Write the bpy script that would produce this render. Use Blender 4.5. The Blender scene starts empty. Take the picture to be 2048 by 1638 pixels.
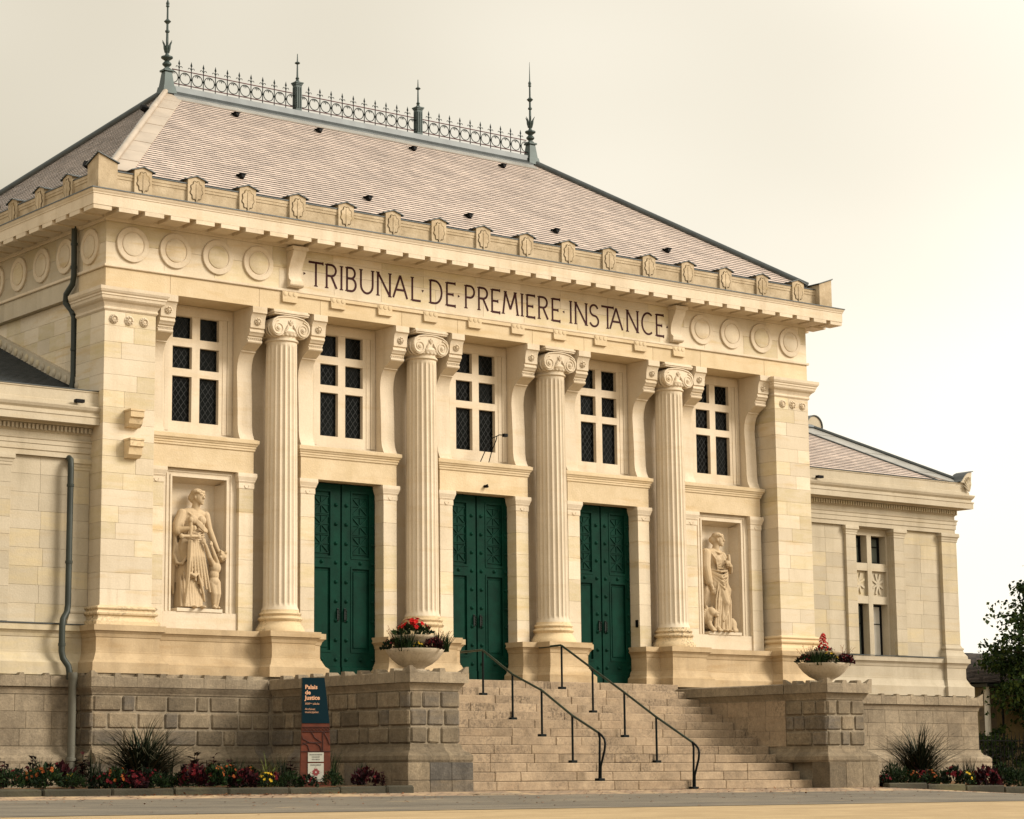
import bpy, bmesh, math, random
from mathutils import Vector, Matrix
R = math.radians
rng = random.Random(7)
SC = bpy.context.scene
COL = SC.collection

# ------------------------------------------------------------------ camera
cd = bpy.data.cameras.new('camera'); cam = bpy.data.objects.new('camera', cd); COL.objects.link(cam)
SC.camera = cam
cd.sensor_width = 36.0; cd.lens = 4595.06 / 2048 * 36
cd.shift_x = (1024 - 844.76) / 2048; cd.shift_y = (788.0 - 819) / 2048
cd.clip_start = 0.5; cd.clip_end = 6000
YAW, PITCH, ROLL = 0.63444, 0.163652, -0.004231
fw = Vector((math.sin(YAW) * math.cos(PITCH), math.cos(YAW) * math.cos(PITCH), math.sin(PITCH)))
rt = Vector((math.cos(YAW), -math.sin(YAW), 0)); up = rt.cross(fw)
rt2 = rt * math.cos(ROLL) + up * math.sin(ROLL); up2 = -rt * math.sin(ROLL) + up * math.cos(ROLL)
M = Matrix((rt2, up2, -fw)).transposed().to_4x4(); M.translation = Vector((-29.109, -36.973, 0.318))
cam.matrix_world = M

# ------------------------------------------------------------------ sky and sun
SUN_EL, SUN_AZ = R(32), R(41)            # azimuth measured from the facade's normal towards the right
to_sun = Vector((math.sin(SUN_AZ) * math.cos(SUN_EL), -math.cos(SUN_AZ) * math.cos(SUN_EL), math.sin(SUN_EL)))
W = bpy.data.worlds.new('World'); SC.world = W; W.use_nodes = True
nt = W.node_tree; nt.nodes.clear()
out = nt.nodes.new('ShaderNodeOutputWorld'); bg = nt.nodes.new('ShaderNodeBackground')
sky = nt.nodes.new('ShaderNodeTexSky'); sky.sky_type = 'NISHITA'; sky.sun_disc = False
sky.sun_elevation = SUN_EL; sky.sun_rotation = math.atan2(to_sun.x, to_sun.y); sky.dust_density = 6; sky.air_density = 1.5
tc = nt.nodes.new('ShaderNodeTexCoord'); mp = nt.nodes.new('ShaderNodeMapping'); mp.inputs['Scale'].default_value = (1.0, 1.0, 1.6)
mp.inputs['Location'].default_value = (13.6, 7.2, 2.96)
nz = nt.nodes.new('ShaderNodeTexNoise'); nz.inputs['Scale'].default_value = 0.9; nz.inputs['Detail'].default_value = 4; nz.inputs['Roughness'].default_value = 0.4
rp = nt.nodes.new('ShaderNodeValToRGB')
rp.color_ramp.elements[0].position = 0.37; rp.color_ramp.elements[0].color = (3.25, 2.87, 2.15, 1)
rp.color_ramp.elements[1].position = 0.51; rp.color_ramp.elements[1].color = (6.6, 6.2, 5.35, 1)
mx = nt.nodes.new('ShaderNodeMix'); mx.data_type = 'RGBA'; mx.inputs[0].default_value = 0.92
L = nt.links.new
L(tc.outputs['Generated'], mp.inputs['Vector']); L(mp.outputs[0], nz.inputs['Vector']); L(nz.outputs['Fac'], rp.inputs[0])
L(sky.outputs[0], mx.inputs[6]); L(rp.outputs[0], mx.inputs[7]); L(mx.outputs[2], bg.inputs['Color'])
bg.inputs['Strength'].default_value = 0.14; L(bg.outputs[0], out.inputs[0])
sl = bpy.data.lights.new('sun', 'SUN'); sl.energy = 2.9; sl.angle = R(24); sl.color = (1.0, 0.925, 0.82)
so = bpy.data.objects.new('sun', sl); COL.objects.link(so); so.rotation_euler = (-to_sun).to_track_quat('-Z', 'Y').to_euler()
so.location = to_sun * 60
vs = SC.view_settings; vs.view_transform = 'Standard'; vs.look = 'None'; vs.exposure = 0.54; vs.gamma = 1.0; vs.use_curve_mapping = False

# ------------------------------------------------------------------ materials
MATS = {}
def nodemat(name):
    m = bpy.data.materials.new(name); m.use_nodes = True; t = m.node_tree
    b = t.nodes['Principled BSDF']; MATS[name] = m
    return m, t, b
def nn(t, kind, **kw):
    n = t.nodes.new(kind)
    for k, v in kw.items():
        if k.startswith('i_'):
            n.inputs[k[2:].replace('_', ' ')].default_value = v
        else: setattr(n, k, v)
    return n
def ramp(t, src, p0, p1, c0=(0, 0, 0, 1), c1=(1, 1, 1, 1)):
    r = nn(t, 'ShaderNodeValToRGB'); e = r.color_ramp.elements
    e[0].position = p0; e[0].color = c0; e[1].position = p1; e[1].color = c1
    t.links.new(src, r.inputs[0]); return r.outputs[0]
def mixc(t, f, a, b, mode='MIX'):
    m = nn(t, 'ShaderNodeMix', data_type='RGBA', blend_type=mode)
    for s, v in ((0, f), (6, a), (7, b)):
        if hasattr(v, 'is_linked') or hasattr(v, 'links'): t.links.new(v, m.inputs[s])
        else: m.inputs[s].default_value = v if s == 0 else (tuple(v) + (1,) if len(v) == 3 else v)
    return m.outputs[2]
def noise(t, vec, scale, detail=4, rough=0.55, stretch=None):
    n = nn(t, 'ShaderNodeTexNoise'); n.inputs['Scale'].default_value = scale; n.inputs['Detail'].default_value = detail; n.inputs['Roughness'].default_value = rough
    if stretch:
        mpn = nn(t, 'ShaderNodeMapping'); mpn.inputs['Scale'].default_value = stretch; t.links.new(vec, mpn.inputs[0]); vec = mpn.outputs[0]
    t.links.new(vec, n.inputs['Vector']); return n.outputs['Fac']
def math_(t, op, a, b=None):
    m = nn(t, 'ShaderNodeMath', operation=op)
    for i, v in enumerate((a, b)):
        if v is None: continue
        if hasattr(v, 'links'): t.links.new(v, m.inputs[i])
        else: m.inputs[i].default_value = v
    return m.outputs[0]
def stone(name, a, b, stain=(0.5, 0.36, 0.16), stain_amt=0.5, rnd=0.14, alt=None, alt_thr=0.7, lichen=0.0, lich_col=(0.03, 0.025, 0.02), bump=0.25, rough=0.85, scale=1.3, streak=0.0, mottle=0.09):
    m, t, bs = nodemat(name); l = t.links.new
    g = nn(t, 'ShaderNodeNewGeometry'); P = g.outputs['Position']; oi = nn(t, 'ShaderNodeObjectInfo'); rd = oi.outputs['Random']
    c = mixc(t, ramp(t, noise(t, P, scale, 6), 0.32, 0.68), a, b)
    st = ramp(t, noise(t, P, 0.9, 6, 0.6, (0.8, 0.8, 6.0)), 0.53, 0.72)
    c = mixc(t, math_(t, 'MULTIPLY', st, stain_amt), c, stain)
    if alt:
        w = nn(t, 'ShaderNodeTexWhiteNoise', noise_dimensions='1D'); l(math_(t, 'MULTIPLY', rd, 913.7), w.inputs['W'])
        f = math_(t, 'GREATER_THAN', w.outputs['Value'], alt_thr)
        f = math_(t, 'MULTIPLY', f, ramp(t, noise(t, P, 2.2, 5, 0.6, (1, 1, 4)), 0.25, 0.7))
        c = mixc(t, math_(t, 'MULTIPLY', f, 0.8), c, alt)
    if rnd:
        v = math_(t, 'ADD', math_(t, 'MULTIPLY', rd, 2 * rnd), 1 - rnd)
        h = nn(t, 'ShaderNodeHueSaturation'); l(c, h.inputs['Color']); l(v, h.inputs['Value']); c = h.outputs[0]
    if streak:
        s = ramp(t, noise(t, P, 1.6, 5, 0.6, (2.2, 2.2, 0.25)), 0.5, 0.75)
        c = mixc(t, math_(t, 'MULTIPLY', s, streak), c, lich_col)
    if lichen:
        s = math_(t, 'MULTIPLY', ramp(t, noise(t, P, 1.1, 5), 0.46, 0.66), ramp(t, noise(t, P, 19, 6, 0.7), 0.47, 0.6))
        c = mixc(t, math_(t, 'MULTIPLY', s, lichen), c, lich_col)
    fine = ramp(t, noise(t, P, 34, 6, 0.65), 0.25, 0.75, (1 - mottle,) * 3 + (1,), (1 + mottle * 0.7,) * 3 + (1,))
    c = mixc(t, 1.0, c, fine, 'MULTIPLY')
    if mottle > 0.15: c = mixc(t, 1.0, c, ramp(t, noise(t, P, 9, 6, 0.7), 0.3, 0.7, (1 - mottle,) * 3 + (1,), (1 + mottle * 0.6,) * 3 + (1,)), 'MULTIPLY')
    l(c, bs.inputs['Base Color']); bs.inputs['Roughness'].default_value = rough; bs.inputs['Specular IOR Level'].default_value = 0.25
    bp = nn(t, 'ShaderNodeBump'); bp.inputs['Strength'].default_value = bump; bp.inputs['Distance'].default_value = 0.02
    hgt = math_(t, 'ADD', noise(t, P, 28, 6, 0.65), math_(t, 'MULTIPLY', noise(t, P, 4, 3), 0.9))
    l(hgt, bp.inputs['Height']); l(bp.outputs[0], bs.inputs['Normal'])
    return m
def plain(name, col, rough=0.6, metal=0.0, spec=0.4, vary=0.12, vscale=3.0, bump=0.0, bscale=40, rnd=0.0):
    m, t, bs = nodemat(name); l = t.links.new
    g = nn(t, 'ShaderNodeNewGeometry'); P = g.outputs['Position']
    lo = tuple(c * (1 - vary) for c in col) + (1,); hi = tuple(c * (1 + vary) for c in col) + (1,)
    c = ramp(t, noise(t, P, vscale, 5), 0.3, 0.7, lo, hi)
    if rnd:
        oi = nn(t, 'ShaderNodeObjectInfo'); v = math_(t, 'ADD', math_(t, 'MULTIPLY', oi.outputs['Random'], 2 * rnd), 1 - rnd)
        h = nn(t, 'ShaderNodeHueSaturation'); l(c, h.inputs['Color']); l(v, h.inputs['Value']); c = h.outputs[0]
    l(c, bs.inputs['Base Color']); bs.inputs['Roughness'].default_value = rough; bs.inputs['Metallic'].default_value = metal
    bs.inputs['Specular IOR Level'].default_value = spec
    if bump:
        bp = nn(t, 'ShaderNodeBump'); bp.inputs['Strength'].default_value = bump; bp.inputs['Distance'].default_value = 0.02
        l(noise(t, P, bscale, 5, 0.6), bp.inputs['Height']); l(bp.outputs[0], bs.inputs['Normal'])
    return m
def leafmat(name, cols, rough=0.55, trans=0.25):
    m, t, bs = nodemat(name); l = t.links.new
    g = nn(t, 'ShaderNodeNewGeometry'); r = nn(t, 'ShaderNodeValToRGB'); e = r.color_ramp.elements
    e[0].color = cols[0] + (1,); e[1].color = cols[-1] + (1,)
    for i, c in enumerate(cols[1:-1]):
        q = e.new((i + 1) / (len(cols) - 1)); q.color = c + (1,)
    l(g.outputs['Random Per Island'], r.inputs[0]); l(r.outputs[0], bs.inputs['Base Color'])
    bs.inputs['Roughness'].default_value = rough; bs.inputs['Specular IOR Level'].default_value = 0.08
    return m

ST = stone('limestone', (0.62, 0.53, 0.405), (0.55, 0.462, 0.34), (0.50, 0.37, 0.20), 0.40, 0.05, streak=0.32, lich_col=(0.33, 0.25, 0.15))
STB = stone('limestone_blocks', (0.62, 0.535, 0.41), (0.55, 0.467, 0.34), (0.50, 0.36, 0.17), 0.70, 0.10, streak=0.28, lich_col=(0.36, 0.28, 0.17), alt=(0.50, 0.415, 0.24), alt_thr=0.58)
STW = stone('limestone_warm', (0.60, 0.485, 0.325), (0.52, 0.41, 0.255), (0.47, 0.33, 0.16), 0.55, 0.05, streak=0.15, lich_col=(0.36, 0.26, 0.14), scale=2.2, bump=0.35)
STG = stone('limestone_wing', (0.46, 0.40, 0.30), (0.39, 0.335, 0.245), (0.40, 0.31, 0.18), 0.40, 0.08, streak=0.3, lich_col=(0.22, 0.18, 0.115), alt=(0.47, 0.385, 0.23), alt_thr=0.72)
STL = stone('limestone_lichen', (0.62, 0.49, 0.31), (0.55, 0.42, 0.25), (0.48, 0.33, 0.15), 0.5, 0.06, lichen=0.8, lich_col=(0.07, 0.055, 0.04))
STD = stone('limestone_dado', (0.49, 0.37, 0.225), (0.37, 0.27, 0.155), (0.34, 0.225, 0.105), 0.65, 0.06, mottle=0.12, streak=0.3, scale=1.8, lichen=0.12, lich_col=(0.15, 0.11, 0.07))
STC = stone('limestone_parapet', (0.52, 0.42, 0.285), (0.37, 0.285, 0.18), (0.32, 0.24, 0.13), 0.5, 0.08, scale=4.0, lichen=0.4, lich_col=(0.22, 0.17, 0.10), bump=0.5)
RUS = stone('rusticated_stone', (0.235, 0.185, 0.12), (0.14, 0.108, 0.07), (0.24, 0.17, 0.10), 0.35, 0.28, alt=(0.12, 0.105, 0.088), alt_thr=0.66, mottle=0.30, lichen=0.6, lich_col=(0.075, 0.06, 0.042), bump=0.7, streak=0.25)
RUSJ = stone('rusticated_core', (0.30, 0.245, 0.172), (0.22, 0.178, 0.122), (0.28, 0.21, 0.13), 0.3, 0.0, mottle=0.25, lichen=0.3, lich_col=(0.08, 0.065, 0.045), bump=0.6)
COP = stone('coping_stone', (0.31, 0.25, 0.17), (0.195, 0.153, 0.102), (0.28, 0.21, 0.13), 0.3, 0.14, mottle=0.25, streak=0.3, lichen=0.45, lich_col=(0.10, 0.08, 0.055), bump=0.6)
STP = stone('step_stone', (0.38, 0.285, 0.185), (0.27, 0.20, 0.13), (0.29, 0.20, 0.12), 0.5, 0.11, mottle=0.22, streak=0.15, lichen=0.9, lich_col=(0.10, 0.075, 0.052), bump=0.6, scale=2.0)
KRB = stone('kerb_stone', (0.055, 0.048, 0.031), (0.028, 0.025, 0.016), (0.12, 0.11, 0.05), 0.6, 0.15, lichen=0.6, lich_col=(0.05, 0.05, 0.025), bump=0.8)
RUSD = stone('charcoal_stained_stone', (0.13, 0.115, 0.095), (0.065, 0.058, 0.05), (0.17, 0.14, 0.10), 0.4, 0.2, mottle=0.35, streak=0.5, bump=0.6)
STAT = stone('statue_stone', (0.48, 0.37, 0.24), (0.41, 0.31, 0.19), (0.5, 0.36, 0.19), 0.25, 0.02, bump=0.15)
URN = stone('urn_stone', (0.54, 0.45, 0.33), (0.42, 0.345, 0.245), (0.26, 0.2, 0.12), 0.4, 0.05, lichen=0.5, lich_col=(0.14, 0.115, 0.08), bump=0.4, scale=3)
SLATE = plain('slate', (0.53, 0.425, 0.36), 0.45, 0, 0.45, 0.16, 1.3, 0.15, 60)
_t = SLATE.node_tree; _b = _t.nodes['Principled BSDF']; _src = _b.inputs['Base Color'].links[0].from_socket; _g = nn(_t, 'ShaderNodeNewGeometry')
_c = mixc(_t, 1.0, _src, ramp(_t, _g.outputs['Random Per Island'], 0.0, 1.0, (0.84, 0.83, 0.83, 1), (1.10, 1.09, 1.07, 1)), 'MULTIPLY')
_c = mixc(_t, math_(_t, 'MULTIPLY', ramp(_t, noise(_t, _g.outputs['Position'], 1.0, 6, 0.65, (1.6, 0.3, 0.3)), 0.55, 0.75), 0.18), _c, (0.26, 0.23, 0.20)); _t.links.new(_c, _b.inputs['Base Color'])
SLATED = plain('dark_slate', (0.05, 0.056, 0.058), 0.6, 0, 0.25, 0.25, 6.0, 0.3, 60)
ZINC = plain('zinc', (0.33, 0.32, 0.29), 0.42, 0.35, 0.5, 0.2, 2.0)
ZINCD = plain('dark_zinc', (0.05, 0.058, 0.058), 0.45, 0.3, 0.5, 0.25, 3.0)
ZINCW = plain('warm_zinc', (0.42, 0.35, 0.275), 0.45, 0.3, 0.5, 0.12, 2.0)
IRON = plain('painted_iron', (0.012, 0.018, 0.017), 0.6, 0.0, 0.1, 0.3)
IRONR = plain('rust_red_iron', (0.09, 0.03, 0.035), 0.6, 0.1, 0.3, 0.3)
VERD = plain('finial_green_grey', (0.035, 0.052, 0.048), 0.5, 0.25, 0.4, 0.25)
DOOR = plain('green_door_paint', (0.001, 0.024, 0.0145), 0.5, 0, 0.07, 0.3, 3.5, 0.12, 25)
DOORD = plain('dark_door_iron', (0.01, 0.016, 0.013), 0.4, 0.4, 0.4)
GLASS = plain('dark_window_glass', (0.003, 0.004, 0.004), 0.10, 0, 0.07, 0.5, 1.5, 0.15, 4, rnd=0.5)
GLASSR = plain('grey_window_glass', (0.10, 0.115, 0.10), 0.1, 0, 0.6, 0.3, 1.2)
BLIND = plain('white_blind', (0.45, 0.43, 0.38), 0.7)
LEAD = plain('lead_cames', (0.012, 0.013, 0.013), 0.6, 0, 0.2)
INK = plain('incised_letter_paint', (0.035, 0.006, 0.006), 0.7, 0, 0.2, 0.2, 8)
PIPE = plain('downpipe_paint', (0.030, 0.036, 0.029), 0.5, 0.0, 0.25, 0.25, 2)
PIPEL = plain('cast_iron_pipe', (0.11, 0.105, 0.08), 0.55, 0.0, 0.4, 0.15, 2)
BLACK = plain('black_fitting', (0.005, 0.005, 0.005), 0.6, 0, 0.1)
RAIL = plain('handrail_paint', (0.003, 0.006, 0.006), 0.45, 0.0, 0.1)
RAILT = plain('handrail_bronze', (0.025, 0.04, 0.028), 0.3, 0.3, 0.4, 0.3)

# ------------------------------------------------------------------ mesh helpers
class MB:
    def __init__(s): s.v = []; s.f = []
    def add(s, vs, fs):
        o = len(s.v); s.v += [tuple(p) for p in vs]; s.f += [tuple(i + o for i in f) for f in fs]; return s
    def box(s, x0, x1, y0, y1, z0, z1, c=0.0):
        if x1 < x0: x0, x1 = x1, x0
        if c <= 0:
            v = [(x, y, z) for x in (x0, x1) for y in (y0, y1) for z in (z0, z1)]
            return s.add(v, [(0, 1, 3, 2), (4, 6, 7, 5), (0, 4, 5, 1), (2, 3, 7, 6), (0, 2, 6, 4), (1, 5, 7, 3)])
        X = (x0, x1); Y = (y0, y1); Z = (z0, z1); idx = {}; v = []
        for i in (0, 1):
            for j in (0, 1):
                for k in (0, 1):
                    dx = c if i == 0 else -c; dy = c if j == 0 else -c; dz = c if k == 0 else -c
                    idx[i, j, k, 0] = len(v); v.append((X[i], Y[j] + dy, Z[k] + dz))
                    idx[i, j, k, 1] = len(v); v.append((X[i] + dx, Y[j], Z[k] + dz))
                    idx[i, j, k, 2] = len(v); v.append((X[i] + dx, Y[j] + dy, Z[k]))
        f = []
        for a in (0, 1):
            f.append([idx[a, j, k, 0] for j, k in ((0, 0), (0, 1), (1, 1), (1, 0))])
            f.append([idx[i, a, k, 1] for i, k in ((0, 0), (0, 1), (1, 1), (1, 0))])
            f.append([idx[i, j, a, 2] for i, j in ((0, 0), (0, 1), (1, 1), (1, 0))])
            for b in (0, 1):
                f.append([idx[a, b, 0, 0], idx[a, b, 1, 0], idx[a, b, 1, 1], idx[a, b, 0, 1]])
                f.append([idx[a, 0, b, 0], idx[a, 1, b, 0], idx[a, 1, b, 2], idx[a, 0, b, 2]])
                f.append([idx[0, a, b, 1], idx[1, a, b, 1], idx[1, a, b, 2], idx[0, a, b, 2]])
                for k in (0, 1): f.append([idx[a, b, k, 0], idx[a, b, k, 1], idx[a, b, k, 2]])
        return s.add(v, f)
    def rough(s, j):
        s.v = [(x + rng.uniform(-j, j), y + rng.uniform(-j, j), z + rng.uniform(-j, j)) for x, y, z in s.v]; return s
    def prism(s, poly, axis, a0, a1):
        # poly: 2D points; axis 'x' -> poly=(y,z), 'y' -> (x,z), 'z' -> (x,y)
        def P(p, a): return (a, p[0], p[1]) if axis == 'x' else (p[0], a, p[1]) if axis == 'y' else (p[0], p[1], a)
        n = len(poly); v = [P(p, a0) for p in poly] + [P(p, a1) for p in poly]
        return s.add(v, [tuple(range(n)), tuple(range(n, 2 * n))] + [(i, (i + 1) % n, n + (i + 1) % n, n + i) for i in range(n)])
    def lathe(s, prof, n=24, c=(0, 0, 0), axis='z', cap=True):
        v = []; f = []
        for r, z in prof:
            for k in range(n):
                a = 2 * math.pi * k / n; x, y = r * math.cos(a), r * math.sin(a)
                p = (x, y, z) if axis == 'z' else (x, -z, y) if axis == '-y' else (z, x, y)
                v.append((p[0] + c[0], p[1] + c[1], p[2] + c[2]))
        m = len(prof)
        for i in range(m - 1):
            for k in range(n): f.append((i * n + k, i * n + (k + 1) % n, (i + 1) * n + (k + 1) % n, (i + 1) * n + k))
        if cap: f += [tuple(range(n)), tuple((m - 1) * n + k for k in range(n))]
        return s.add(v, f)
    def tube(s, pts, r, n=8, cap=True):
        pts = [Vector(p) for p in pts]; rs = r if isinstance(r, (list, tuple)) else [r] * len(pts)
        v = []; f = []; ref = None
        for i, p in enumerate(pts):
            d = (pts[min(i + 1, len(pts) - 1)] - pts[max(i - 1, 0)]).normalized()
            if ref is None:
                ref = Vector((0, 0, 1)) if abs(d.z) < 0.9 else Vector((1, 0, 0))
            a = (ref - d * ref.dot(d)).normalized(); b = d.cross(a); ref = a
            for k in range(n):
                t = 2 * math.pi * k / n; v.append(p + (a * math.cos(t) + b * math.sin(t)) * rs[i])
        for i in range(len(pts) - 1):
            for k in range(n): f.append((i * n + k, i * n + (k + 1) % n, (i + 1) * n + (k + 1) % n, (i + 1) * n + k))
        if cap: f += [tuple(range(n)), tuple((len(pts) - 1) * n + k for k in range(n))]
        return s.add(v, f)
    def sweep(s, path, prof, closed=False):
        # path in plan (x,y); profile closed polygon of (outward, z); outward is to the right of travel
        n = len(path); m = len(prof); v = []
        def nrm(a, b):
            dx, dy = b[0] - a[0], b[1] - a[1]; l = math.hypot(dx, dy); return (dy / l, -dx / l)
        for i in range(n):
            if closed: n1 = nrm(path[i - 1], path[i]); n2 = nrm(path[i], path[(i + 1) % n])
            else:
                n1 = nrm(path[max(i - 1, 0)], path[max(i, 1)]); n2 = nrm(path[min(i, n - 2)], path[min(i + 1, n - 1)])
            k = 1 + n1[0] * n2[0] + n1[1] * n2[1]; mx_, my_ = (n1[0] + n2[0]) / k, (n1[1] + n2[1]) / k
            for o, z in prof: v.append((path[i][0] + mx_ * o, path[i][1] + my_ * o, z))
        f = []
        for i in range(n if closed else n - 1):
            j = (i + 1) % n
            for k in range(m): f.append((i * m + k, i * m + (k + 1) % m, j * m + (k + 1) % m, j * m + k))
        if not closed: f += [tuple(range(m)), tuple((n - 1) * m + k for k in range(m))]
        return s.add(v, f)
    def mesh(s, name, mat, smooth=0, recalc=True):
        me = bpy.data.meshes.new(name); me.from_pydata(s.v, [], s.f)
        if recalc:
            bm = bmesh.new(); bm.from_mesh(me); bmesh.ops.recalc_face_normals(bm, faces=bm.faces); bm.to_mesh(me); bm.free()
        if mat: me.materials.append(mat)
        if smooth:
            me.polygons.foreach_set('use_smooth', [True] * len(me.polygons)); me.set_sharp_from_angle(angle=R(smooth))
        return me
    def build(s, name, mat, parent=None, smooth=0, recalc=True):
        return obj(name, s.mesh(name, mat, smooth, recalc), parent)
def obj(name, me, parent=None, loc=None, rz=0.0, sc=None):
    o = bpy.data.objects.new(name, me); COL.objects.link(o)
    if parent is not None:
        o.parent = parent
        if parent.get('_root'): o.matrix_parent_inverse = Matrix.Translation(-parent.location)
    if loc is not None: o.location = loc
    if rz: o.rotation_euler = (0, 0, rz)
    if sc: o.scale = sc if isinstance(sc, (tuple, list)) else (sc, sc, sc)
    return o
def thing(name, label, cat, loc=(0, 0, 0), group=None):
    """an Empty at the thing's base; its parts are modelled in world coordinates"""
    o = bpy.data.objects.new(name, None); COL.objects.link(o); o.location = loc; o.empty_display_size = 0.2
    o['label'] = label; o['category'] = cat; o['_root'] = 1
    if group: o['group'] = group
    return o
def tag(o, label, cat, group=None):
    o['label'] = label; o['category'] = cat
    if group: o['group'] = group
    return o
def struct(o): o['kind'] = 'structure'; return o
def stuff(o): o['kind'] = 'stuff'; return o
def mir(path): return [(-x, y) for x, y in reversed(path)]
def sx(s, a, b): return (a, b) if s > 0 else (-b, -a)
def courses(z0, z1, h):
    n = max(1, round((z1 - z0) / h)); return [(z0 + (z1 - z0) * i / n, z0 + (z1 - z0) * (i + 1) / n) for i in range(n)]
def splits(u0, u1, lens, off):
    """cut u0..u1 into stones following the cyclic list of lengths"""
    out_ = []; u = u0; i = off; first = True
    while u < u1 - 1e-4:
        l = lens[i % len(lens)] * (0.94 + 0.12 * rng.random())
        e = u + l
        if u1 - e < 0.22: e = u1
        out_.append((u, e)); u = e; i += 1
    return out_
def wall_x(parent, u0, u1, z0, z1, y0, y1, h, lens, mat, c=0.003, g=0.0012, name='stone_block', rows=None):
    """a face looking to -y made of single stones"""
    for k, (a, b) in enumerate(rows or courses(z0, z1, h)):
        for p, q in splits(u0, u1, lens, (k * 2 + k // 2) % 5):
            MB().box(p + g, q - g, y0 + rng.uniform(0, 0.003), y1, a + g, b - g, c).build(name, mat, parent, recalc=False)
def wall_y(parent, v0, v1, z0, z1, x0, x1, h, lens, mat, c=0.003, g=0.0012, name='stone_block'):
    for k, (a, b) in enumerate(courses(z0, z1, h)):
        for p, q in splits(v0, v1, lens, (k * 2 + k // 2) % 5):
            MB().box(x0, x1, p + g, q - g, a + g, b - g, c).build(name, mat, parent, recalc=False)
def rosette(n_petals, r):
    m = MB(); m.lathe([(r, 0.0), (r, 0.012), (r * 0.82, 0.02), (r * 0.78, 0.014), (r * 0.3, 0.014), (r * 0.26, 0.034), (0.0, 0.04)], 20, axis='-y', cap=False)
    for k in range(n_petals):
        a = 2 * math.pi * k / n_petals; x, z = math.cos(a) * r * 0.6, math.sin(a) * r * 0.6
        m.tube([(x * 0.5, -0.012, z * 0.5), (x, -0.035, z), (x * 1.5, -0.02, z * 1.5)], [r * 0.1, r * 0.2, r * 0.08], 6)
    return m.mesh('rosette', ST, 40)

# ================================================================== ground, road
def gz(x, y):
    z = 0.0
    if y < -5: z += 0.04 * (max(y, -60) + 5) - 0.03 * min(1, (-5 - y) / 0.6)
    if x > 6: z -= 0.03 * min(x - 6, 6) * max(0, min(1, (-y) / 3.0))
    return z
def sheet(name, xs, ys, mat, dz):
    m = MB(); n = len(ys)
    for x in xs:
        for y in ys: m.v.append((x, y, gz(x, y) + dz))
    for i in range(len(xs) - 1):
        for j in range(n - 1): m.f.append((i * n + j, (i + 1) * n + j, (i + 1) * n + j + 1, i * n + j + 1))
    return struct(m.build(name, mat, smooth=60))
def lin(a, b, n): return [a + (b - a) * i / n for i in range(n + 1)]
m_, t_, b_ = nodemat('sandy_ground')
g_ = nn(t_, 'ShaderNodeNewGeometry'); P_ = g_.outputs['Position']
c_ = mixc(t_, ramp(t_, noise(t_, P_, 0.9, 6, 0.6, (1, 3, 1)), 0.35, 0.65), (0.42, 0.305, 0.162), (0.33, 0.235, 0.12))
c_ = mixc(t_, ramp(t_, noise(t_, P_, 30, 5, 0.7), 0.55, 0.75), c_, (0.30, 0.20, 0.10))
t_.links.new(c_, b_.inputs['Base Color']); b_.inputs['Roughness'].default_value = 0.95
bp_ = nn(t_, 'ShaderNodeBump'); bp_.inputs['Strength'].default_value = 0.6; bp_.inputs['Distance'].default_value = 0.03
t_.links.new(noise(t_, P_, 40, 6, 0.7), bp_.inputs['Height']); t_.links.new(bp_.outputs[0], b_.inputs['Normal'])
SAND = m_
m_, t_, b_ = nodemat('worn_asphalt')
g_ = nn(t_, 'ShaderNodeNewGeometry'); P_ = g_.outputs['Position']
c_ = mixc(t_, ramp(t_, noise(t_, P_, 0.7, 6, 0.6, (0.6, 2.0, 1)), 0.35, 0.7), (0.10, 0.086, 0.064), (0.20, 0.168, 0.12))
c_ = mixc(t_, ramp(t_, noise(t_, P_, 60, 4, 0.7), 0.5, 0.7), c_, (0.08, 0.07, 0.055))
c_ = mixc(t_, ramp(t_, noise(t_, P_, 1.6, 6, 0.65, (0.5, 3.0, 1)), 0.62, 0.72), c_, (0.36, 0.26, 0.14))
t_.links.new(c_, b_.inputs['Base Color']); b_.inputs['Roughness'].default_value = 0.9
bp_ = nn(t_, 'ShaderNodeBump'); bp_.inputs['Strength'].default_value = 0.7; bp_.inputs['Distance'].default_value = 0.015
t_.links.new(noise(t_, P_, 70, 5, 0.7), bp_.inputs['Height']); t_.links.new(bp_.outputs[0], b_.inputs['Normal'])
ROAD = m_
m_, t_, b_ = nodemat('small_pavers')
g_ = nn(t_, 'ShaderNodeNewGeometry'); P_ = g_.outputs['Position']
bk = nn(t_, 'ShaderNodeTexBrick'); bk.inputs['Scale'].default_value = 1.0; bk.inputs['Brick Width'].default_value = 0.22; bk.inputs['Row Height'].default_value = 0.11; bk.inputs['Mortar Size'].default_value = 0.012
bk.inputs['Color1'].default_value = (0.36, 0.245, 0.15, 1); bk.inputs['Color2'].default_value = (0.25, 0.175, 0.115, 1); bk.inputs['Mortar'].default_value = (0.10, 0.075, 0.05, 1)
t_.links.new(P_, bk.inputs['Vector'])
c_ = mixc(t_, ramp(t_, noise(t_, P_, 1.8, 5), 0.5, 0.68), bk.outputs['Color'], (0.46, 0.33, 0.18))
t_.links.new(c_, b_.inputs['Base Color']); b_.inputs['Roughness'].default_value = 0.9
bp_ = nn(t_, 'ShaderNodeBump'); bp_.inputs['Strength'].default_value = 0.5; bp_.inputs['Distance'].default_value = 0.01; bp_.invert = True
t_.links.new(bk.outputs['Fac'], bp_.inputs['Height']); t_.links.new(bp_.outputs[0], b_.inputs['Normal'])
PAVE = m_
xs_ = [-1500, -300, -80] + lin(-40, 40, 40) + [80, 300, 1500]
sheet('ground', xs_, [-1500, -300, -120, -60, -45, -30, -20, -14, -10, -8, -6.5, -5.6, -5.3, -5, -4, -3, -2, -1, 0, 3, 10, 40, 200, 1500], SAND, 0.0)
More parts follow.
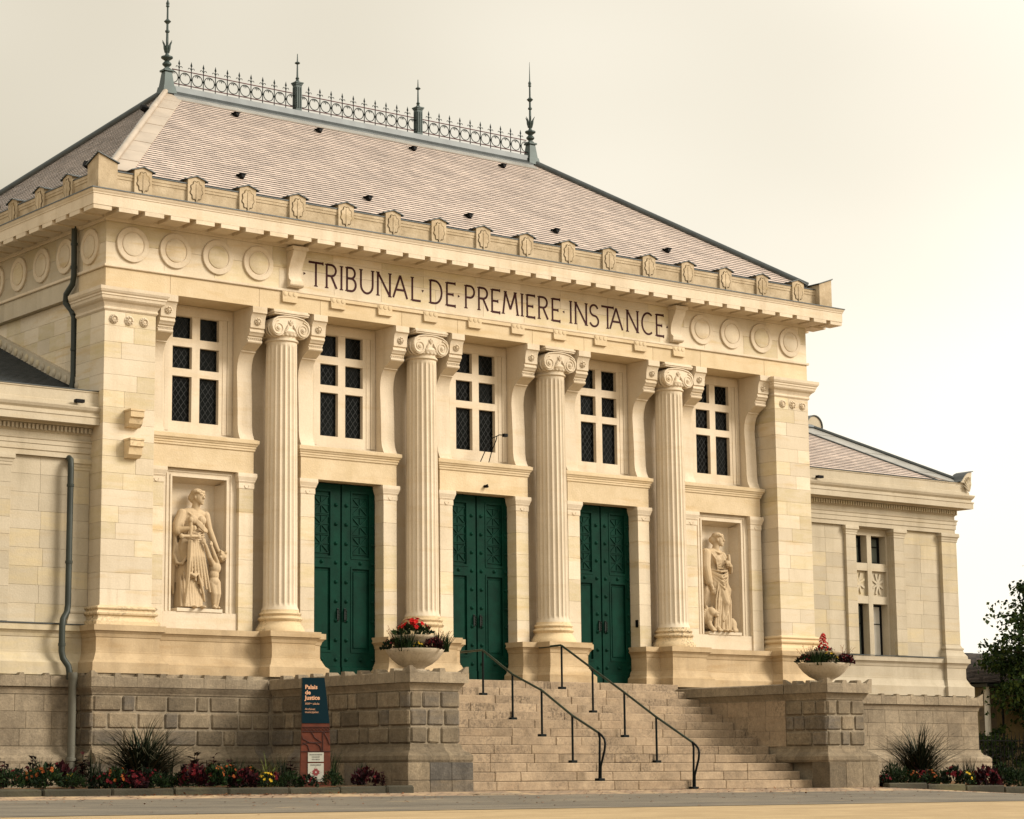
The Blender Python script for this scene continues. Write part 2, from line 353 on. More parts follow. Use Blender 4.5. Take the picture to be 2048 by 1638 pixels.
sheet('road', lin(-60, 60, 60), lin(-9.68, -5.72, 10), ROAD, 0.006)
sheet('pavement', lin(-40, 12, 52), [-5.715, -5.5, -5.3, -5.15, -5.0, -4.9, -4.4], PAVE, 0.004)

# ================================================================== courthouse
CH = thing('courthouse', 'long cream limestone courthouse with four fluted columns, green doors and hipped slate roof', 'building', (0, 5, 0))
m = MB()
m.box(-8.98, 8.98, 1.06, 10.1, 0.3, 10.4)
for a, b in ((-8.06, -7.957), (-5.643, -4.557), (-2.243, -1.157), (1.157, 2.243), (4.557, 5.643), (7.957, 8.06)):
    m.box(a, b, 0.78, 1.055, 2.1, 9.23)
m.build('wall', ST, CH)
# flank ashlar (left flank is in view above the wing roof)
for s in (-1, 1):
    x0, x1 = sx(s, 8.90, 9.05)
    wall_y(CH, 1.11, 6.0 if s < 0 else 3.0, 6.9, 9.235, x0, x1, 0.31, [0.62, 0.5, 0.7], STB)
    MB().box(*sx(s, 8.9, 9.045), 1.11, 10.1, 0.3, 6.89).build('flank_wall', ST, CH)
    MB().box(*sx(s, 8.9, 9.045), 6.01 if s < 0 else 3.01, 10.1, 6.9, 9.235).build('flank_wall', ST, CH)

# ---- entablature
J = [-9.17, -7.79, -5.81, -4.39, -2.41, -0.99, 0.99, 2.41, 4.39, 5.81, 7.79, 9.17]
for a, b in zip(J, J[1:]):
    MB().box(a + 0.002, b - 0.002, 0.0, 1.05, 9.24, 9.61, 0.004).build('architrave_stone', STW, CH, recalc=False)
for s in (-1, 1):
    for a, b in zip([1.06, 2.6, 4.2, 5.9, 7.6], [2.6, 4.2, 5.9, 7.6, 10.2]):
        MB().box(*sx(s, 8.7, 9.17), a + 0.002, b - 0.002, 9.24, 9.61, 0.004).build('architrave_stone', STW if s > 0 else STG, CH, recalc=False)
EPATH = [(-9.17, 10.2), (-9.17, 0), (9.17, 0), (9.17, 10.2)]
MB().sweep(EPATH, [(-0.3, 9.612), (0.03, 9.612), (0.04, 9.625), (0.04, 9.664), (-0.3, 9.668)]).build('frieze_fillet', ST, CH)
fz = [(9.67, 10.09), (10.09, 10.49)]
for k, (a, b) in enumerate(fz):
    for p, q in splits(-9.17, 9.17, [1.25, 1.1, 1.4], k * 2):
        MB().box(p + 0.0015, q - 0.0015, 0.003, 0.9, a + 0.0015, b - 0.0015, 0.003).build('frieze_stone', STB, CH, recalc=False)
    for s in (-1, 1):
        for p, q in splits(0.9, 10.2, [1.25, 1.1, 1.4], k):
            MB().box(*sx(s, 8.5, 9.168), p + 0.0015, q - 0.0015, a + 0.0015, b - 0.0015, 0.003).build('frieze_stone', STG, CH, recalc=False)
# plain taenia above the inscription and moulded band
MB().box(-4.72, 4.72, -0.012, 0.0, 10.335, 10.35).build('inscription_fillet', ST, CH)
# regulae under the inscription
rg = MB(); rg.box(-0.175, 0.175, -0.05, 0.0, 9.40, 9.608, 0.006)
rg.box(-0.168, 0.168, -0.058, -0.05, 9.40, 9.43)
for dx in (-0.11, 0, 0.11): rg.lathe([(0.045, 0), (0.045, 0.008), (0.03, 0.012)], 14, (dx, -0.05, 9.565), '-y')
rgm = rg.mesh('regula', STW, 40)
tn = MB()
xs = [(-5.13 + 1.14 * k) for k in range(10)]
for x in xs: obj('regula', rgm, CH, (x, 0, 0))
for a, b in zip(xs, xs[1:]): tn.box(a + 0.176, b - 0.176, -0.035, 0.0, 9.545, 9.608)
tn.build('taenia_band', STW, CH)
# cornice: bed mould, corona, cyma, zinc edge
MB().sweep(EPATH, [(-0.3, 10.49), (0.02, 10.49), (0.03, 10.51), (0.07, 10.53), (0.09, 10.57), (0.12, 10.58), (0.12, 10.602), (0.60, 10.602), (0.60, 10.80), (0.612, 10.81), (0.612, 10.83), (0.63, 10.86), (0.64, 10.89), (0.64, 10.905), (0.3, 10.96), (-0.3, 10.96)]).build('cornice', ST, CH)
MB().sweep(EPATH, [(0.2, 10.978), (0.2, 10.985), (0.652, 10.917), (0.652, 10.895), (0.646, 10.895), (0.646, 10.909)]).build('cornice_flashing', ZINCD, CH)
st_ = 18.62 / 34
mm = MB().box(-st_ / 2 + 0.0725, st_ / 2 - 0.0725, -0.597, -0.12, 10.522, 10.601).mesh('mutule', ST)
for k in range(34): obj('mutule', mm, CH, (-9.31 + st_ * (k + 0.5), 0, 0))
for s in (-1, 1):
    for k in range(18): obj('mutule', mm, CH, (s * 9.17, -0.14 + st_ * (k + 0.5), 0), rz=s * math.pi / 2)
    MB().box(*sx(s, 9.385, 9.76), -0.59, -0.215, 10.522, 10.601).build('corner_mutule', ST, CH)
# discs of the frieze
dm = MB(); dm.lathe([(0.34, 0), (0.34, 0.03), (0.33, 0.04), (0.245, 0.04), (0.235, 0.028), (0.215, 0.028)], 40, axis='-y', cap=False)
ring_me = dm.mesh('disc_ring', ST, 35)
face_me = MB().lathe([(0.216, 0.0), (0.216, 0.04), (0.20, 0.048), (0.0, 0.055)], 36, axis='-y', cap=False).mesh('disc_face', STB, 35)
def disc(x, y, rz):
    o = obj('frieze_disc', ring_me, CH, (x, y, 10.09), rz); obj('disc_face', face_me, o)
for x in (5.85, 6.765, 7.70, 8.62):
    disc(x, 0.001, 0); disc(-x, 0.001, 0)
for k in range(9):
    disc(-9.169, 0.60 + 0.985 * k, -math.pi / 2)
    if k < 3: disc(9.169, 0.60 + 0.985 * k, math.pi / 2)
# scrolled consoles either side of the inscription
cp = [(0.0, 9.70), (-0.10, 9.70), (-0.15, 9.75), (-0.14, 9.82), (-0.08, 9.87), (-0.06, 9.95), (-0.09, 10.10), (-0.16, 10.24), (-0.22, 10.33), (-0.24, 10.40), (-0.26, 10.41), (-0.26, 10.49), (0.0, 10.49)]
for s in (-1, 1):
    mc = MB(); mc.prism(cp, 'x', -0.15, 0.15); mc.box(-0.185, 0.185, -0.275, -0.0, 10.42, 10.488)
    mc.lathe([(0.05, -0.16), (0.05, 0.16)], 14, (0, -0.10, 9.76), 'x')
    obj('frieze_console', mc.mesh('frieze_console', ST, 30), CH, (s * 5.03, 0, 0))

# ---- lettering (strokes with small serifs)
LH = 0.47; LZ = 9.812; LW = 0.045
def arc(cx, cz, rx, rz_, a0, a1, n=12): return [(cx + rx * math.cos(R(a0 + (a1 - a0) * i / n)), cz + rz_ * math.sin(R(a0 + (a1 - a0) * i / n))) for i in range(n + 1)]
GL = {  # strokes in a unit box (x 0..1, z 0..1)
 'T': [[(0.5, 0), (0.5, 1)], [(0, 1), (1, 1)]], 'I': [[(0.5, 0), (0.5, 1)]],
 'R': [[(0.08, 0), (0.08, 1)], [(0.08, 1), (0.45, 1)] + arc(0.5, 0.76, 0.42, 0.24, 90, -90) + [(0.08, 0.52)], [(0.5, 0.52), (1, 0)]],
 'B': [[(0.08, 0), (0.08, 1)], [(0.08, 1), (0.45, 1)] + arc(0.45, 0.77, 0.42, 0.23, 90, -90) + [(0.08, 0.54)], [(0.08, 0.54)] + arc(0.5, 0.27, 0.46, 0.27, 90, -90) + [(0.08, 0)]],
 'U': [[(0.05, 1), (0.05, 0.4)] + arc(0.5, 0.36, 0.45, 0.36, 180, 360) + [(0.95, 0.4), (0.95, 1)]],
 'N': [[(0.06, 0), (0.06, 1)], [(0.06, 1), (0.94, 0)], [(0.94, 0), (0.94, 1)]],
 'A': [[(0, 0), (0.5, 1)], [(0.5, 1), (1, 0)], [(0.18, 0.36), (0.82, 0.36)]],
 'L': [[(0.08, 1), (0.08, 0)], [(0.08, 0), (1, 0)]],
 'D': [[(0.06, 0), (0.06, 1)], [(0.06, 1), (0.35, 1)] + arc(0.4, 0.5, 0.58, 0.5, 90, -90) + [(0.06, 0)]],
 'E': [[(0.08, 0), (0.08, 1)], [(0.08, 1), (1, 1)], [(0.08, 0.5), (0.78, 0.5)], [(0.08, 0), (1, 0)]],
 'P': [[(0.08, 0), (0.08, 1)], [(0.08, 1), (0.45, 1)] + arc(0.5, 0.74, 0.45, 0.26, 90, -90) + [(0.08, 0.48)]],
 'M': [[(0, 0), (0.16, 1)], [(0.16, 1), (0.5, 0.22)], [(0.5, 0.22), (0.84, 1)], [(0.84, 1), (1, 0)]],
 'S': [arc(0.5, 0.75, 0.42, 0.25, 20, 270, 14)[:-1] + arc(0.5, 0.25, 0.46, 0.25, 90, -160, 14)],
 'C': [arc(0.55, 0.5, 0.52, 0.5, 52, 308, 20)],
}
def stroke(m, pts, w, y0, y1):
    n = len(pts); Lp = []; Rp = []
    for i in range(n):
        a = Vector(pts[max(i - 1, 0)]); b = Vector(pts[min(i + 1, n - 1)]); d = (b - a).normalized(); nv = Vector((-d.y, d.x)) * w / 2
        p = Vector(pts[i]); Lp.append(p + nv); Rp.append(p - nv)
    for i in range(n - 1): m.prism([Lp[i], Lp[i + 1], Rp[i + 1], Rp[i]], 'y', y0, y1)
LET = [('T', -4.67, -4.32), ('R', -4.26, -4.00), ('I', -3.92, -3.85), ('B', -3.77, -3.53), ('U', -3.43, -3.11), ('N', -3.02, -2.68), ('A', -2.62, -2.27), ('L', -2.16, -1.93), ('D', -1.70, -1.39), ('E', -1.28, -1.04), ('P', -0.79, -0.54), ('R', -0.45, -0.19), ('E', -0.10, 0.13), ('M', 0.21, 0.60), ('I', 0.69, 0.75), ('E', 0.84, 1.07), ('R', 1.16, 1.42), ('E', 1.53, 1.76), ('I', 2.02, 2.09), ('N', 2.17, 2.51), ('S', 2.58, 2.84), ('T', 2.92, 3.27), ('A', 3.16, 3.52), ('N', 3.64, 3.98), ('C', 4.08, 4.42), ('E', 4.50, 4.73)]
for ch, a, b in LET:
    m = MB(); y = 0
    for si, st in enumerate(GL[ch]):
        pts = [(a + (b - a) * u, LZ + LH * w) for u, w in st]; d = -0.002 - 0.0007 * si
        stroke(m, pts, LW, d, 0.006)
        for e, q in ((pts[0], pts[1]), (pts[-1], pts[-2])):          # serifs where a stroke ends free at the top or bottom line
            if ch in 'TRIBUNALPMDE' and abs(e[0] - q[0]) < 0.12 and (abs(e[1] - LZ) < 0.01 or abs(e[1] - LZ - LH) < 0.01):
                m.box(e[0] - 0.042, e[0] + 0.042, d - 0.0004, 0.006, e[1] - 0.011, e[1] + 0.011)
        if ch in 'TE' and abs(pts[0][1] - pts[-1][1]) < 0.01:
            m.box(pts[-1][0] - 0.022, pts[-1][0] + 0.004, d - 0.0003, 0.006, pts[-1][1] - 0.035, pts[-1][1] + 0.03)
    m.build('letter', INK, CH)
for k, x in enumerate((-4.77, -1.88, -0.96, 1.86, 4.83)):
    r0 = (0, 30, 0, 60, 90)[k]; zc = LZ + 0.22
    MB().prism([(x + 0.035 * math.cos(R(r0 + 120 * i)), zc + 0.035 * math.sin(R(r0 + 120 * i))) for i in range(3)], 'y', -0.002, 0.006).build('letter_stop', INK, CH)

# ---- parapet with antefixes
PP = [(-9.47, 10.2), (-9.47, -0.30), (9.47, -0.30), (9.47, 10.2)]
MB().sweep(PP, [(-0.28, 10.9), (0.0, 10.9), (0.0, 11.215), (0.012, 11.225), (0.012, 11.27), (0.022, 11.28), (0.022, 11.34), (-0.28, 11.35)]).build('parapet', STC, CH)
MB().sweep(PP, [(-0.30, 11.352), (0.035, 11.342), (0.035, 11.36), (-0.30, 11.372)]).build('parapet_flashing', ZINCD, CH)
am = MB(); am.prism([(-0.185, 10.93), (0.185, 10.93), (0.185, 11.44), (0, 11.495), (-0.185, 11.44)], 'y', -0.055, 0.3)
blk_me = am.mesh('antefix', STC)
rf = MB(); rf.prism([(-0.25, 11.42), (-0.25, 11.44), (0, 11.52), (0.25, 11.44), (0.25, 11.42), (0, 11.50)], 'y', -0.085, 0.33); cap_me = rf.mesh('antefix_cap', ZINCD)
lf = MB(); pts = []
for k in range(41):                                               # lobed leaf
    a = -math.pi / 2 + 2 * math.pi * k / 40; lob = 1 + 0.10 * math.cos(9 * a + 1.2)
    pts.append((0.125 * lob * math.cos(a), 11.22 + 0.185 * lob * math.sin(a)))
lf.prism(pts[:-1], 'y', -0.068, -0.056); lf.prism([(-0.014, 10.95), (0.014, 10.95), (0.014, 11.36), (-0.014, 11.36)], 'y', -0.078, -0.069)
leaf_me = lf.mesh('antefix_leaf', STC)
ol = MB(); ol.tube([(x, -0.06, z) for x, z in pts], 0.011, 5); out_me = ol.mesh('antefix_leaf_outline', stone('leaf_groove', (0.13, 0.09, 0.045), (0.10, 0.07, 0.035), rnd=0))
def antefix(x, y, rz):
    o = obj('antefix', blk_me, CH, (x, y, 0), rz)
    obj('antefix_cap', cap_me, o); obj('antefix_leaf', leaf_me, o); obj('leaf_outline', out_me, o)
for k in range(16): antefix(-8.605 + 1.1473 * k, -0.30, 0)
for s in (-1, 1):
    for k in range(8 if s < 0 else 3): antefix(s * 9.47, 0.91 + 1.152 * k, s * math.pi / 2)
    h = MB(); x0, x1 = sx(s, 9.20, 9.60)
    def zt(x, y): return 11.46 + 0.16 * max(0, 1 - max(abs(x - s * 9.60) / 0.4, abs(y + 0.45) / 0.4)) + 0.0
    v = [(x0, -0.45, 10.93), (x1, -0.45, 10.93), (x1, -0.03, 10.93), (x0, -0.03, 10.93)]
    tops = [(x, y, zt(x, y)) for x, y, z in v]
    h.add(v + tops, [(0, 1, 2, 3), (4, 5, 6, 7), (0, 1, 5, 4), (1, 2, 6, 5), (2, 3, 7, 6), (3, 0, 4, 7)])
    ho = h.build('corner_horn', STC, CH)
    ex = lambda x, y: ((x + (0.03 if x > (x0 + x1) / 2 else -0.03)), (y + (-0.03 if y < -0.2 else 0.03)))
    t2 = [ex(x, y) + (zt(x, y) + 0.004,) for x, y, z in v]; t3 = [(x, y, z + 0.02) for x, y, z in t2]
    MB().add(t2 + t3, [(0, 1, 2, 3), (4, 5, 6, 7), (0, 1, 5, 4), (1, 2, 6, 5), (2, 3, 7, 6), (3, 0, 4, 7)]).build('horn_flashing', ZINCD, ho)

# ---- main roof
EV, RZ, RX, RY = 11.43, 14.89, 5.07, 5.0
A_, B_, C_, D_ = (-9.17, -0.1, EV), (9.17, -0.1, EV), (9.17, 10.1, EV), (-9.17, 10.1, EV); E_, F_ = (-RX, RY, RZ), (RX, RY, RZ)
RF = MB().add([A_, B_, C_, D_, E_, F_, (-9.17, -0.1, EV - 0.5), (9.17, -0.1, EV - 0.5), (9.17, 10.1, EV - 0.5), (-9.17, 10.1, EV - 0.5)],
     [(0, 1, 5, 4), (3, 4, 5, 2), (0, 4, 3), (1, 2, 5), (0, 6, 7, 1), (1, 7, 8, 2), (2, 8, 9, 3), (3, 9, 6, 0)]).build('roof', SLATED, CH)
def slates(name, mat, parent, p0, ud, vd, nrm, vlen, lo, hi, e=0.135, w=0.21, th=0.010):
    """p0 + u*ud + v*vd ; rows run along u; lo(v), hi(v) limit u"""
    p0, ud, vd, nrm = map(Vector, (p0, ud, vd, nrm)); m = MB(); nrow = int(vlen / e)
    for r_ in range(nrow + 1):
        v0 = r_ * e; v1 = min(v0 + e * 1.35, vlen)
        if v1 - v0 < 0.03: break
        a, b = lo(v0 + e * 0.5), hi(v0 + e * 0.5); u = a - (w * 0.5 if r_ % 2 else 0) - 0.1 * rng.random()
        while u < b:
            uu0, uu1 = max(u, a), min(u + w - 0.004, b)
            if uu1 - uu0 > 0.02:
                j = rng.uniform(0, 0.002); s0 = v0 + rng.uniform(-0.003, 0.003) + (rng.uniform(-0.03, 0.0) if rng.random() < 0.006 else 0); h0 = th * rng.uniform(0.9, 1.15) + 0.012
                q = [p0 + ud * uu0 + vd * s0 + nrm * h0, p0 + ud * uu1 + vd * s0 + nrm * (h0 + j), p0 + ud * uu1 + vd * v1 + nrm * 0.003, p0 + ud * uu0 + vd * v1 + nrm * 0.003,
                     p0 + ud * uu0 + vd * s0 + nrm * 0.001, p0 + ud * uu1 + vd * s0 + nrm * 0.001]
                m.add(q, [(0, 1, 2, 3), (4, 5, 1, 0)])
            u += w
    o = m.build(name, mat, parent, recalc=False); me = o.data; me.materials.append(SLATED)      # cut edges are dark
    me.polygons.foreach_set('material_index', [i % 2 for i in range(len(me.polygons))])
    return stuff(o)
vl = math.hypot(5.1, RZ - EV); vd = (0, 5.1 / vl, (RZ - EV) / vl)
slates('roof_slates', SLATE, RF, (0, -0.1, EV), (1, 0, 0), vd, (0, -vd[2], vd[1]), vl, lambda v: -9.17 + 4.1 * v / vl, lambda v: 9.17 - 4.1 * v / vl)
hl = math.hypot(4.1, RZ - EV); hd = (4.1 / hl, 0, (RZ - EV) / hl)
slates('roof_slates', SLATE, RF, (-9.17, 5, EV), (0, -1, 0), hd, (-hd[2], 0, hd[0]), hl, lambda v: -5.1 + 5.1 * v / hl, lambda v: 5.1 - 5.1 * v / hl)
# zinc: hip bands, hip rolls, ridge
nf = Vector((0, -vd[2], vd[1])); ns = Vector((-hd[2], 0, hd[0]))
def band(a, b, off, nrm, wa, wb, name, mat, parent, lift=0.03):
    a, b, off, nrm = map(Vector, (a, b, off, nrm))
    q = [a + nrm * lift, b + nrm * lift, b + off * wb + nrm * lift, a + off * wa + nrm * lift]; q2 = [p - nrm * (lift - 0.004) for p in q]
    return MB().add(q + q2, [(0, 1, 2, 3), (4, 5, 6, 7), (0, 1, 5, 4), (1, 2, 6, 5), (2, 3, 7, 6), (3, 0, 4, 7)]).build(name, mat, parent)
hp = [Vector(A_), Vector(E_)]
for k in range(9):                                               # the left front hip: separate zinc sheets
    a = hp[0].lerp(hp[1], k / 9 + 0.002); b = hp[0].lerp(hp[1], (k + 1) / 9 - 0.002)
    band(a, b, (1, 0, 0), nf, 0.46, 0.46, 'hip_zinc_sheet', ZINCW, RF, 0.034 + 0.004 * (k % 2))
    band(a, b, (0, 1, 0), ns, 0.30, 0.30, 'hip_zinc_sheet', ZINC, RF, 0.034 + 0.004 * (k % 2))
MB().tube([hp[0] + Vector((0, 0, 0.07)), hp[1] + Vector((0, 0, 0.07))], 0.06, 10).build('hip_roll', ZINCW, RF, 40)
MB().tube([Vector(B_) + Vector((0, 0, 0.05)), Vector(F_) + Vector((0, 0, 0.05))], 0.085, 10).build('hip_roll', ZINCD, RF, 40)
MB().tube([Vector(D_) + Vector((0, 0, 0.05)), Vector(E_) + Vector((0, 0, 0.05))], 0.085, 10).build('hip_roll', ZINCD, RF, 40)
MB().tube([Vector(C_) + Vector((0, 0, 0.05)), Vector(F_) + Vector((0, 0, 0.05))], 0.085, 10).build('hip_roll', ZINCD, RF, 40)
band(Vector(B_), Vector(F_), (-1, 0, 0), nf, 0.06, 0.06, 'hip_zinc_sheet', ZINC, RF, 0.03)
MB().prism([(4.80, 14.79), (4.80, 14.83), (4.90, 14.93), (4.92, 15.06), (5.08, 15.06), (5.10, 14.93), (5.20, 14.83), (5.20, 14.79)], 'x', -5.0, 5.0).build('ridge_cap', ZINCD, RF)
band((-5.0, 4.62, 14.632), (5.0, 4.62, 14.632), (0, 5.1 / vl, (RZ - EV) / vl), nf, 0.24, 0.24, 'ridge_apron', ZINC, RF, 0.035)
# slate vents
def vent(x, v):
    p = Vector((x, -0.1, EV)) + Vector(vd) * v; m = MB()
    m.tube([p + Vector((0, 0, 0.0)), p + Vector((0, -0.07, 0.035)), p + Vector((0, -0.12, 0.04))], [0.055, 0.06, 0.045], 8)
    m.box(p.x - 0.07, p.x + 0.07, p.y - 0.13, p.y + 0.05, p.z + 0.062, p.z + 0.078); m.build('roof_vent', BLACK, RF)
for x in (-3.757, -1.59, 1.01, 3.62): vent(x, 4.4 / 5.1 * vl)
for x in (-5.885, -2.83, -0.23, 2.15, 5.41): vent(x, 0.72 / 5.1 * vl)
for y, v in ((4.2, 4.2), (1.9, 0.9), (6.0, 0.9)):
    p = Vector((-9.17, y, EV)) + Vector(hd) * v; m = MB(); m.tube([p, p + Vector((-0.12, 0, 0.05)), p + Vector((-0.18, 0, 0.06))], [0.075, 0.08, 0.06], 8); m.build('roof_vent', BLACK, RF)

# ---- cresting along the ridge
CRS = MB().box(-5.0, 5.0, 4.99, 5.01, 15.062, 15.075).build('ridge_cresting', IRON, CH)
pk = MB(); pk.tube([(0, 0, 15.06), (0, 0, 15.60)], 0.012, 6)
pk.add([(-0.028, 0, 15.60), (0, -0.012, 15.60), (0.028, 0, 15.60), (0, 0.012, 15.60), (0, 0, 15.70), (0, 0, 15.565)], [(0, 1, 4), (1, 2, 4), (2, 3, 4), (3, 0, 4), (1, 0, 5), (2, 1, 5), (3, 2, 5), (0, 3, 5)])
for s in (-1, 1): pk.tube([(0, 0, 15.50), (s * 0.03, 0, 15.545), (s * 0.065, 0, 15.55), (s * 0.08, 0, 15.52)], 0.008, 5)
pk.lathe([(0.02, 15.27), (0.03, 15.29), (0.02, 15.31)], 8)
pk_me = pk.mesh('crest_spike', IRON)
rn = MB(); rn.tube([(0.128 * math.cos(2 * math.pi * k / 20), 0, 15.29 + 0.128 * math.sin(2 * math.pi * k / 20)) for k in range(21)], 0.010, 5, False)
for s in (-1, 1): rn.tube([(0, 0, 15.37), (s * 0.03, 0, 15.40), (s * 0.05, 0, 15.385), (s * 0.045, 0, 15.36)], 0.007, 5)
rn.tube([(0, 0, 15.345), (0, 0, 15.415)], 0.007, 5); rn_me = rn.mesh('crest_ring', IRON, 60)
for p in range(3):
    x0 = -5.07 + 3.38 * p
    for z in (15.14, 15.455): MB().tube([(x0 + 0.13, 5, z), (x0 + 3.25, 5, z)], 0.012, 5).build('crest_rail', IRONR, CRS)
    for k in range(11):
        if k < 10: obj('crest_spike', pk_me, CRS, (x0 + 3.38 * (k + 1) / 11, 5, 0))
        obj('crest_ring', rn_me, CRS, (x0 + 3.38 * (k + 0.5) / 11, 5, 0))
for s in (-1, 1):                                                  # tall end finials
    m = MB(); x = s * RX
    def sq(a0, a1, z0, z1):
        v = [(x + q * a0, 5 + w * a0, z0) for q, w in ((-1, -1), (1, -1), (1, 1), (-1, 1))] + [(x + q * a1, 5 + w * a1, z1) for q, w in ((-1, -1), (1, -1), (1, 1), (-1, 1))]
        m.add(v, [(0, 1, 2, 3), (4, 5, 6, 7), (0, 1, 5, 4), (1, 2, 6, 5), (2, 3, 7, 6), (3, 0, 4, 7)])
    sq(0.17, 0.14, 14.85, 15.02); sq(0.125, 0.082, 15.02, 15.36); sq(0.115, 0.115, 15.362, 15.40); sq(0.075, 0.05, 15.402, 15.45)
    fo = m.build('ridge_finial', VERD, CH)
    m = MB(); m.lathe([(0.05, 15.44), (0.05, 15.47), (0.10, 15.52), (0.10, 15.55), (0.05, 15.60), (0.06, 15.62), (0.13, 15.67), (0.13, 15.70), (0.05, 15.73), (0.035, 15.78), (0.05, 15.85), (0.055, 15.92), (0.03, 15.97), (0.026, 16.24), (0.05, 16.26), (0.05, 16.29), (0.026, 16.31), (0.024, 16.44), (0.05, 16.47), (0.08, 16.50), (0.05, 16.53), (0.022, 16.56), (0.02, 16.82), (0.04, 16.84), (0.03, 16.88), (0.04, 16.90), (0.035, 16.93), (0.015, 16.97), (0.004, 17.45)], 12, (x, 5, 0)); m.build('finial_spire', VERD, fo, 35)
    for k in range(6):
        a = k * math.pi / 3; c, d = math.cos(a), math.sin(a)
        MB().tube([(x + c * r_, 5 + d * r_, z) for r_, z in ((0.04, 15.80), (0.06, 15.90), (0.075, 15.98), (0.12, 16.06))], [0.02, 0.028, 0.02, 0.004], 5).build('finial_leaf', VERD, fo)
for x in (-1.69, 1.69):                                            # intermediate posts
    m = MB(); m.box(x - 0.075, x + 0.075, 4.925, 5.075, 14.98, 15.66)
    po = m.build('crest_post', VERD, CH)
    for dx in (-0.048, 0.0, 0.048): MB().box(x + dx - 0.012, x + dx + 0.012, 4.912, 4.926, 15.12, 15.60).build('post_reed', VERD, po)
    for dy in (-0.048, 0.0, 0.048): MB().box(x - 0.088, x - 0.074, 5 + dy - 0.012, 5 + dy + 0.012, 15.12, 15.60).build('post_reed', VERD, po)
    m = MB(); m.box(x - 0.09, x + 0.09, 4.91, 5.09, 15.66, 15.69); m.box(x - 0.105, x + 0.105, 4.895, 5.105, 15.691, 15.72)
    m.build('post_cap', VERD, po)
    m = MB(); m.lathe([(0.07, 15.72), (0.04, 15.77), (0.03, 15.79), (0.045, 15.82), (0.022, 15.86), (0.016, 16.15), (0.05, 16.165), (0.065, 16.18), (0.05, 16.20), (0.016, 16.215), (0.008, 16.40)], 10, (x, 5, 0)); m.build('post_spike', VERD, po, 35)
# carved rake on the left flank above the wing roof
rk = MB().prism([(0.62, 7.30), (0.62, 7.44), (0.95, 7.62), (6.0, 9.60), (6.0, 9.25)], 'x', -9.165, -9.05).build('rake_moulding', STG, CH)
bs_ = MB().lathe([(0.075, 0.0), (0.075, 0.012), (0.04, 0.03), (0.0, 0.034)], 12, axis='-y', cap=False).mesh('rake_boss', STG, 40)
for k in range(20): obj('rake_boss', bs_, rk, (-9.166, 1.05 + 0.235 * k, 7.52 + 0.093 * k), rz=-math.pi / 2)

# ---- pilasters at both ends
ros_a, ros_b = rosette(8, 0.095), rosette(12, 0.095)
for s in (-1, 1):
    x0, x1 = sx(s, 8.09, 9.17)
    PL = MB().box(x0 + 0.03, x1 - 0.03, 0.03, 1.05, 2.2, 9.23).build('pilaster', ST, CH)
    for k, (a, b) in enumerate(courses(3.34, 8.82, 0.305)):
        cut = (0.36, 0.62, 0.44, 0.7, 0.3)[k % 5]; g = 0.0012
        pc = [(x0, x0 + cut), (x0 + cut, x1)] if k % 4 != 2 else [(x0, x1)]
        for p, q in pc: MB().box(p + g, q - g, rng.uniform(0, 0.003), 0.55, a + g, b - g, 0.003).build('stone_block', STB, PL, recalc=False)
        MB().box(x0 + 0.001, x1 - 0.001, 0.555, 1.10, a + g, b - g, 0.003).build('stone_block', STB, PL, recalc=False)
    path = [(-9.17, 1.1), (-9.17, 0.0), (-8.09, 0.0), (-8.09, 0.76)]
    if s > 0: path = mir(path)
    MB().sweep(path, [(-0.1, 8.79), (0.006, 8.79), (0.03, 8.82), (0.03, 8.85), (0.018, 8.862), (0.03, 8.89), (0.06, 8.94), (0.10, 8.97), (0.125, 9.0), (0.135, 9.05), (0.15, 9.06), (0.15, 9.09), (0.17, 9.11), (0.19, 9.15), (0.195, 9.21), (-0.1, 9.215)]).build('pilaster_cap', ST, PL)
    MB().sweep(path, [(-0.1, 2.995), (0.12, 2.995), (0.12, 3.06), (0.075, 3.085), (0.05, 3.13), (0.05, 3.16), (0.085, 3.18), (0.095, 3.21), (0.085, 3.24), (0.05, 3.25), (0.05, 3.275), (0.075, 3.285), (0.08, 3.305), (0.07, 3.325), (0.006, 3.35), (-0.1, 3.36)]).build('pilaster_base', STL, PL)
    for k, x in enumerate((-0.32, 0.0, 0.32)): obj('rosette', (ros_b, ros_a, ros_b)[k], PL, (s * 8.66 + x, 0.0, 8.64))
    if s < 0:
        for z, h in ((6.63, 0.31), (6.06, 0.34)):
            c = MB(); c.prism([(0.01, z + h), (-0.24, z + h), (-0.24, z + h - 0.13), (-0.20, z + h - 0.15), (-0.17, z + 0.06), (-0.10, z), (0.01, z)], 'x', -8.72, -8.44)
            c.box(-8.73, -8.43, -0.255, 0.0, z + h - 0.02, z + h + 0.015); c.build('flag_corbel', STL, CH)

# ---- dado running under everything
def dado_prof(z0=2.12): return [(-0.15, z0), (0.13, z0), (0.13, 2.31), (0.075, 2.36), (0.03, 2.45), (0.02, 2.475), (0.008, 2.48), (0.008, 2.51), (0.0, 2.515), (0.0, 2.76), (0.012, 2.77), (0.03, 2.83), (0.065, 2.875), (0.085, 2.885), (0.085, 2.99), (-0.15, 3.0)]
dl = [(-9.29, 1.4), (-9.29, -0.12), (-7.98, -0.12), (-7.98, 0.20), (-5.59, 0.20), (-5.59, -0.19), (-4.61, -0.19), (-4.61, 0.22), (-4.225, 0.22), (-4.225, 0.72)]
dc = [(-2.575, 0.72), (-2.575, 0.22), (-2.19, 0.22), (-2.19, -0.19), (-1.21, -0.19), (-1.21, 0.22), (-0.825, 0.22), (-0.825, 0.72)]
for p in (dl, mir(dl), dc, mir(dc)):
    o = MB().sweep(p, dado_prof()).build('dado', STD, CH)
